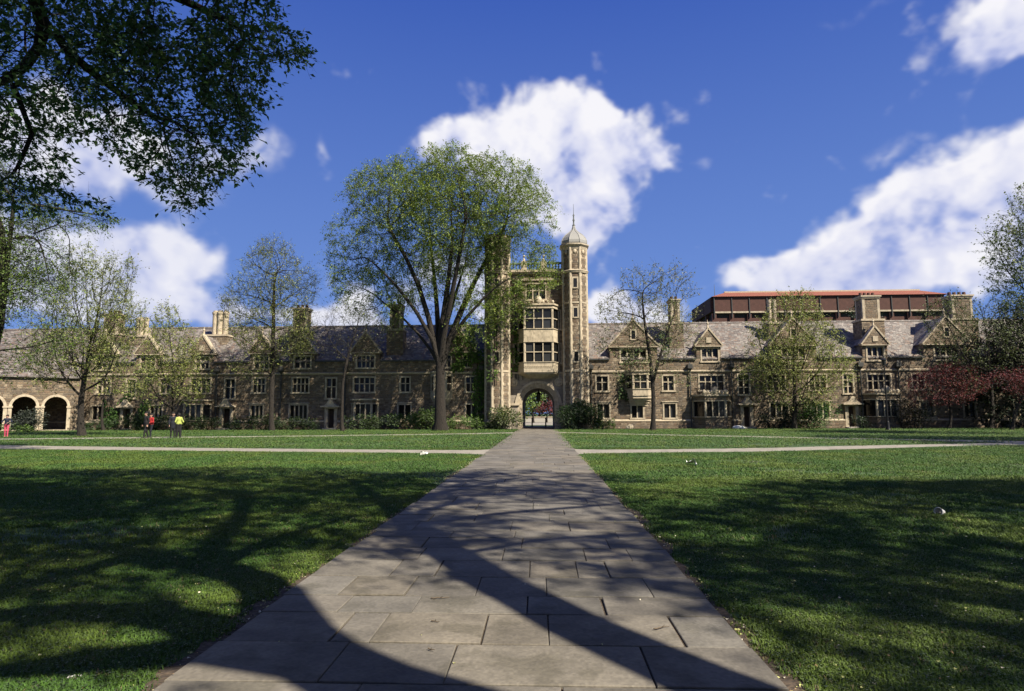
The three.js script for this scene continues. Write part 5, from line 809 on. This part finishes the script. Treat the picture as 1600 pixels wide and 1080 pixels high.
// ------------------------------------------------------------------ grass, fallen petals
const pathEdge = [ROW_L, ROW_R, ROW_FL, ROW_FR].map((rows) => rows.map(([x, a, b]) => [onGround(x, a), onGround(x, b)]));
const onCross = (x, z) => { for (const e of pathEdge) for (let i = 0; i + 1 < e.length; i++) { const [a1, b1] = e[i], [a2, b2] = e[i + 1]; if ((x - a1.x) * (x - a2.x) <= 0) { const t = (x - a1.x) / (a2.x - a1.x || 1), za = lerp(a1.z, a2.z, t), zb = lerp(b1.z, b2.z, t); if (z > za - .12 && z < zb + .25) return true; } } return false; };
{
  const R = rng(99), tuft = (n, h, w) => { const P = [], I = []; for (let i = 0; i < n; i++) { const a = R() * 6.28, l = h * (.5 + .8 * R()), lean = .25 + .75 * R(), ox = (R() - .5) * w, oz = (R() - .5) * w, dx = Math.cos(a), dz = Math.sin(a), bw = .0026 + .0016 * R(), k = P.length / 3; P.push(ox - dz * bw, 0, oz + dx * bw, ox + dz * bw, 0, oz - dx * bw, ox + dx * l * lean * .35 - dz * bw * .8, l * .62, oz + dz * l * lean * .35 + dx * bw * .8, ox + dx * l * lean * .35 + dz * bw * .8, l * .62, oz + dz * l * lean * .35 - dx * bw * .8, ox + dx * l * lean, l * (1 - .35 * lean), oz + dz * l * lean); I.push(k, k + 1, k + 3, k, k + 3, k + 2, k + 2, k + 3, k + 4); } const g = new THREE.BufferGeometry(); g.setAttribute('position', new THREE.Float32BufferAttribute(P, 3)); g.setIndex(I); g.computeVertexNormals(); return g; };
  const mat = new THREE.MeshPhysicalMaterial({ color: rgb(.72, .72, .72), roughness: .7, transmission: .25, thickness: 0, ior: 1.3, side: THREE.DoubleSide });
  const zones = [[2.6, 8, 62000, 12, .042, .075, 1], [8, 16, 90000, 11, .046, .11, 1.25], [16, 30, 90000, 10, .05, .17, 1.9], [30, 62, 70000, 9, .06, .3, 3.0]];
  const mtx = new THREE.Matrix4(), q = new THREE.Quaternion(), e = new THREE.Euler(), s = V(1, 1, 1), p = V(0, 0, 0), c = new THREE.Color();
  zones.forEach(([z0, z1, n, blades, h, w, fat]) => {
    const im = new THREE.InstancedMesh(tuft(blades, h, w), mat, n); im.name = numbered('grass'); im.userData = { kind: 'stuff', label: ['nearest mown grass either side of the walk', 'mown grass around the tree shadows', 'sunlit mown grass before the cross path', 'far mown grass up to the building'][zones.findIndex((z) => z[0] === z0)], category: 'grass' };
    let k = 0; while (k < n) {
      const z = -Math.sqrt(lerp(z0 * z0, z1 * z1, R())), x = (-.93 + 1.78 * R()) * -z; if (x > PATH_L - .06 && x < PATH_R + .06) continue; if (onCross(x, z)) continue;
      const ed = Math.min(Math.abs(x - PATH_L), Math.abs(x - PATH_R)), bare = fbm(x * .45 + 200, z * .45 + 200, 1024, 5, 4); if (z > -24 && R() > sstep(.02, .34, ed + (fbm(x + 99, z * 2 + 99, 512, 3, 2) - .5) * .35)) continue; if (bare > .6 && R() < sstep(.6, .72, bare) * .85) continue;
      p.set(x, -.002, z); e.set((R() - .5) * .3, R() * 6.28, (R() - .5) * .3); const sc = .75 + .55 * R(); s.set(sc * fat, sc, sc * fat); q.setFromEuler(e); im.setMatrixAt(k, mtx.compose(p, q, s));
      const t = fbm(x * .8 + 300, z * .8 + 300, 1024, 21, 4), y = sstep(.42, .68, t), v = (.7 + .6 * R()); c.setRGB(lerp(.072, .125, y) * v, lerp(.160, .195, y) * v, lerp(.020, .024, y) * v); if (R() < .02) c.setRGB(.24, .2, .1); im.setColorAt(k, c); k++;
    }
    im.castShadow = im.receiveShadow = true; scene.add(im);
  });
  // pale seeds and petals dropped by the elms
  const pg = new THREE.CircleGeometry(.0085, 6).rotateX(-Math.PI / 2); { const a = pg.attributes.position; for (let i = 0; i < a.count; i++) a.setY(i, i ? .004 * ((i % 3) - 1) : 0); pg.computeVertexNormals(); }
  const n = 5200, im = new THREE.InstancedMesh(pg, new THREE.MeshStandardMaterial({ color: 0xffffff, roughness: .9, side: THREE.DoubleSide }), n); im.name = 'fallen_petals'; im.userData = { kind: 'stuff', label: 'pale elm seeds scattered over grass and walk edges', category: 'petals' };
  let k = 0; while (k < n) {
    const z = -Math.sqrt(lerp(7, 24 * 24, R() ** 1.5)), edge = R() < .3, sd = R() < .5 ? PATH_L : PATH_R, x = edge ? sd + (sd < 0 ? -1 : 1) * Math.abs(R() + R() - 1) * .3 : (-.9 + 1.7 * R()) * -z, onW = x > PATH_L && x < PATH_R; if (onW && R() > .04) continue;
    p.set(x, onW ? .036 : edge ? .012 : .02 + .025 * R(), z); e.set((R() - .5) * .9, R() * 6.28, (R() - .5) * .9); const sc = .5 + R() * .8; s.set(sc, sc, sc * 1.3); q.setFromEuler(e); im.setMatrixAt(k, mtx.compose(p, q, s)); R() < .6 ? c.setRGB(.42, .42, .16) : R() < .5 ? c.setRGB(.55, .5, .38) : c.setRGB(.2, .13, .07); im.setColorAt(k, c); k++;
  }
  im.castShadow = im.receiveShadow = true; scene.add(im);
}
// ------------------------------------------------------------------ people: one continuous skin over a skeleton of tapered bones
function skin(bones, cell, k) {                                 // bones: [ax,ay,az, bx,by,bz, ra, rb, colour]
  const lo = V(1e9, 1e9, 1e9), hi = V(-1e9, -1e9, -1e9); for (const b of bones) { const r = Math.max(b[6], b[7]) + cell * 2; lo.min(V(Math.min(b[0], b[3]) - r, Math.min(b[1], b[4]) - r, Math.min(b[2], b[5]) - r)); hi.max(V(Math.max(b[0], b[3]) + r, Math.max(b[1], b[4]) + r, Math.max(b[2], b[5]) + r)); }
  const nx = Math.ceil((hi.x - lo.x) / cell) + 1, ny = Math.ceil((hi.y - lo.y) / cell) + 1, nz = Math.ceil((hi.z - lo.z) / cell) + 1, f = new Float32Array(nx * ny * nz);
  const dist = (b, x, y, z) => { const dx = b[3] - b[0], dy = b[4] - b[1], dz = b[5] - b[2], L = dx * dx + dy * dy + dz * dz || 1e-9, t = clamp(((x - b[0]) * dx + (y - b[1]) * dy + (z - b[2]) * dz) / L); return Math.hypot(x - b[0] - dx * t, y - b[1] - dy * t, z - b[2] - dz * t) - lerp(b[6], b[7], t); };
  const val = (x, y, z) => { let d = 1e9; for (const b of bones) { const e = dist(b, x, y, z), h = Math.max(k - Math.abs(d - e), 0) / k; d = Math.min(d, e) - h * h * k * .25; } return d; };
  for (let c = 0; c < nz; c++) for (let b = 0; b < ny; b++) for (let a = 0; a < nx; a++) f[a + nx * (b + ny * c)] = val(lo.x + a * cell, lo.y + b * cell, lo.z + c * cell);
  const P = [], C = [], I = [], id = new Int32Array(nx * ny * nz).fill(-1), E = [[0, 1], [2, 3], [4, 5], [6, 7], [0, 2], [1, 3], [4, 6], [5, 7], [0, 4], [1, 5], [2, 6], [3, 7]];
  for (let c = 0; c < nz - 1; c++) for (let b = 0; b < ny - 1; b++) for (let a = 0; a < nx - 1; a++) {
    const v = []; let s = 0; for (let q = 0; q < 8; q++) { v[q] = f[a + (q & 1) + nx * (b + ((q >> 1) & 1) + ny * (c + (q >> 2)))]; if (v[q] < 0) s++; } if (!s || s === 8) continue;
    let x = 0, y = 0, z = 0, n = 0; for (const [i, j] of E) if ((v[i] < 0) !== (v[j] < 0)) { const t = v[i] / (v[i] - v[j]); x += lerp(i & 1, j & 1, t); y += lerp((i >> 1) & 1, (j >> 1) & 1, t); z += lerp(i >> 2, j >> 2, t); n++; }
    const X = lo.x + (a + x / n) * cell, Y = lo.y + (b + y / n) * cell, Z = lo.z + (c + z / n) * cell; id[a + nx * (b + ny * c)] = P.length / 3; P.push(X, Y, Z); let bd = 1e9, col = bones[0][8]; for (const q of bones) { const d = dist(q, X, Y, Z); if (d < bd) { bd = d; col = q[8]; } } C.push(...col);
  }
  const F = (a, b, c) => f[a + nx * (b + ny * c)], ID = (a, b, c) => id[a + nx * (b + ny * c)];
  for (let c = 1; c < nz - 1; c++) for (let b = 1; b < ny - 1; b++) for (let a = 1; a < nx - 1; a++) {
    const s = F(a, b, c) < 0, q = (w, x, y, z, flip) => flip ? I.push(w, x, y, w, y, z) : I.push(w, y, x, w, z, y);
    if (s !== F(a + 1, b, c) < 0) q(ID(a, b - 1, c - 1), ID(a, b, c - 1), ID(a, b, c), ID(a, b - 1, c), s);
    if (s !== F(a, b + 1, c) < 0) q(ID(a - 1, b, c - 1), ID(a - 1, b, c), ID(a, b, c), ID(a, b, c - 1), s);
    if (s !== F(a, b, c + 1) < 0) q(ID(a - 1, b - 1, c), ID(a, b - 1, c), ID(a, b, c), ID(a - 1, b, c), s);
  }
  const g = new THREE.BufferGeometry(); g.setAttribute('position', new THREE.Float32BufferAttribute(P, 3)); g.setAttribute('color', new THREE.Float32BufferAttribute(C, 3)); g.setIndex(I); g.computeVertexNormals(); return g;
}
const skinMat = std({ vertexColors: true, color: rgb(.75, .75, .75), roughness: .85 }), SKIN = [.45, .27, .19], SHOE = [.02, .018, .016];
function person(label, px, py, H, turn, c, pose) {
  const p = onGround(px, py), T = thing('person', label, 'person', [p.x, 0, p.z]); T.rotation.y = turn; const k = H / 1.72, B = [], add = (a, b, ra, rb, col) => B.push([a[0] * k, a[1] * k, a[2] * k, b[0] * k, b[1] * k, b[2] * k, ra * k, rb * k, col]);
  const st = pose.stride ?? .0, lean = pose.lean ?? 0, up2 = (y, z = 0) => [0, y, z + lean * (y - .9)];
  const hands = [];
  for (const s of [-1, 1]) { // legs, shoes
    const f = s * st, hip = [s * .09, .92, 0], kn = [s * .095, .50, f * .5 + Math.max(0, st) * .06 + .02], an = [s * .10, .09, f]; add(hip, kn, .092, .062, c.legs); add(kn, an, .062, .045, pose.bareShin ? SKIN : c.legs); if (c.wide) { add(kn, [an[0], an[1] + .03, an[2]], .085, .075, c.legs); add(hip, kn, .11, .085, c.legs); } add([an[0], .045, an[2] - .03], [an[0] + s * .015, .038, an[2] + .15], .045, .036, pose.shoe ?? SHOE);
    const sh = up2(1.40), el = pose.elbow?.(s) ?? [s * .25, 1.12, -.02], wr = pose.wrist?.(s) ?? [s * .26, .88, .06]; add([s * .165, sh[1], sh[2]], el, .062, .046, c.top); add(el, wr, .047, .034, c.top);
    hands.push([wr, el, s]);
  }
  add(up2(.95), up2(1.02), .135, .13, c.legs); add([-.05, 1.03, 0], [.05, 1.03, 0], .13, .13, c.top); add(up2(1.05), up2(1.30), .135, .15, c.top); add([-.12, 1.38, up2(1.38)[2]], [.12, 1.38, up2(1.38)[2]], .085, .085, c.top); if (c.coat) add(up2(1.0), [0, .72, -.01], .15, .155, c.top);
  add(up2(1.42), up2(1.50, .012), .052, .05, SKIN);
  const h = up2(1.60, .02), head = [[h[0], h[1] + .03, h[2] - .005], [h[0], h[1] - .055, h[2] + .03]];
  const body = skin(B, .022, .05), HB = [], hb = (a, b, ra, rb, col) => HB.push([a[0] * k, a[1] * k, a[2] * k, b[0] * k, b[1] * k, b[2] * k, ra * k, rb * k, col]);
  hb(head[0], head[1], .094, .062, SKIN); hb([0, h[1] - .0, h[2] + .085], [0, h[1] - .03, h[2] + .108], .012, .016, SKIN); hb([-.092, h[1], h[2] - .005], [-.094, h[1] - .03, h[2]], .018, .012, SKIN); hb([.092, h[1], h[2] - .005], [.094, h[1] - .03, h[2]], .018, .012, SKIN); hb([-.02, h[1] - .062, h[2] + .083], [.02, h[1] - .062, h[2] + .083], .009, .009, [.30, .11, .1]); for (const s of [-1, 1]) hb([s * .034, h[1] + .005, h[2] + .078], [s * .036, h[1] + .005, h[2] + .08], .011, .011, [.03, .02, .02]); hb([0, h[1] - .05, h[2] - .01], [0, 1.47, up2(1.47)[2]], .05, .05, SKIN);
  const parts = [body, skin(HB, .009, .02)];
  for (const [wr, el, s] of hands) { // a relaxed hand: palm, four unequal fingers, a thumb from the side of the palm
    const d = V(wr[0] - el[0], wr[1] - el[1], wr[2] - el[2]).normalize(), side = V(0, 0, 1).addScaledVector(d, -d.z).normalize(), nrm = V(0, 0, 0).crossVectors(d, side).multiplyScalar(-s), Q = [], o = V(...wr), pt = (a, b, c2) => { const q = o.clone().addScaledVector(d, a).addScaledVector(side, b).addScaledVector(nrm, c2); return [q.x, q.y, q.z]; }, hd = (a, b, ra, rb) => Q.push([a[0] * k, a[1] * k, a[2] * k, b[0] * k, b[1] * k, b[2] * k, ra * k, rb * k, SKIN]);
    hd(pt(-.03, 0, 0), pt(.02, 0, 0), .028, .024); for (const q of [-.026, 0, .026]) hd(pt(.015, q * .6, 0), pt(.08, q, 0), .016, .014);
    [[-.033, .055], [-.011, .068], [.011, .073], [.033, .064]].forEach(([q, l]) => { const a = pt(.085, q, 0), b = pt(.085 + l * .55, q * 1.05, .012), e = pt(.085 + l * .9, q * 1.05, .034); hd(a, b, .0095, .009); hd(b, e, .009, .0075); });
    const t0 = pt(.025, .028, .006), t1 = pt(.06, .058, .016), t2 = pt(.092, .062, .028); hd(t0, t1, .014, .011); hd(t1, t2, .011, .009); parts.push(skin(Q, .006, .008));
  }
  const m = new THREE.Mesh(mergeGeometries(parts), skinMat); m.name = 'body'; m.castShadow = m.receiveShadow = true; T.add(m);
  const hair = []; hair.push([0, (h[1] + .062) * k, (h[2] - .012) * k, 0, (h[1] + .01) * k, (h[2] - .04) * k, .1 * k, .096 * k, c.hair]); if (c.long) { hair.push([-.04 * k, (h[1]) * k, (h[2] - .06) * k, -.05 * k, (h[1] - .17) * k, (h[2] - .06) * k, .06 * k, .05 * k, c.hair], [.04 * k, h[1] * k, (h[2] - .06) * k, .05 * k, (h[1] - .17) * k, (h[2] - .06) * k, .06 * k, .05 * k, c.hair]); }
  const hm = new THREE.Mesh(skin(hair, .01, .03), skinMat); hm.name = 'hair'; hm.castShadow = hm.receiveShadow = true; T.add(hm); return T;
}
const BLACK = [.004, .004, .005], NAVY = [.004, .006, .014];
person('walker in a black jacket and trousers, striding beside the red jacket', 227.5, 684.6, 1.78, -.5, { top: BLACK, legs: BLACK, hair: [.008, .006, .005] }, { stride: .2, lean: .03 });
person('walker in a red jacket and dark trousers', 235, 684.2, 1.66, -.4, { top: [.36, .012, .014], legs: NAVY, hair: [.008, .006, .005], long: 1 }, { stride: .1, elbow: (s) => [s * .25, 1.13, .03], wrist: (s) => [s * .16, 1.1, .24] });
person('person in a long dark coat standing beside the yellow-green jacket', 269, 684.6, 1.74, .9, { top: NAVY, legs: BLACK, hair: [.008, .006, .005], coat: 1 }, { stride: .04 });
person('person in a yellow-green jacket and wide dark trousers', 278.5, 684.4, 1.68, -2.2, { top: [.40, .46, .10], legs: BLACK, hair: [.008, .006, .005], wide: 1 }, { stride: .06, lean: .06, elbow: (s) => [s * .27, 1.13, -.04], wrist: (s) => [s * .24, .93, .12] });
person('person in a navy top and pink trousers at the left edge', 9, 683.5, 1.62, .35, { top: [.005, .008, .026], legs: [.55, .07, .13], hair: [.008, .006, .005] }, { stride: .05, bareShin: false, shoe: [.30, .16, .12], elbow: (s) => [s * .33, 1.2, .02], wrist: (s) => [s * .17, 1.13, .2] });

renderer.render(scene, camera);
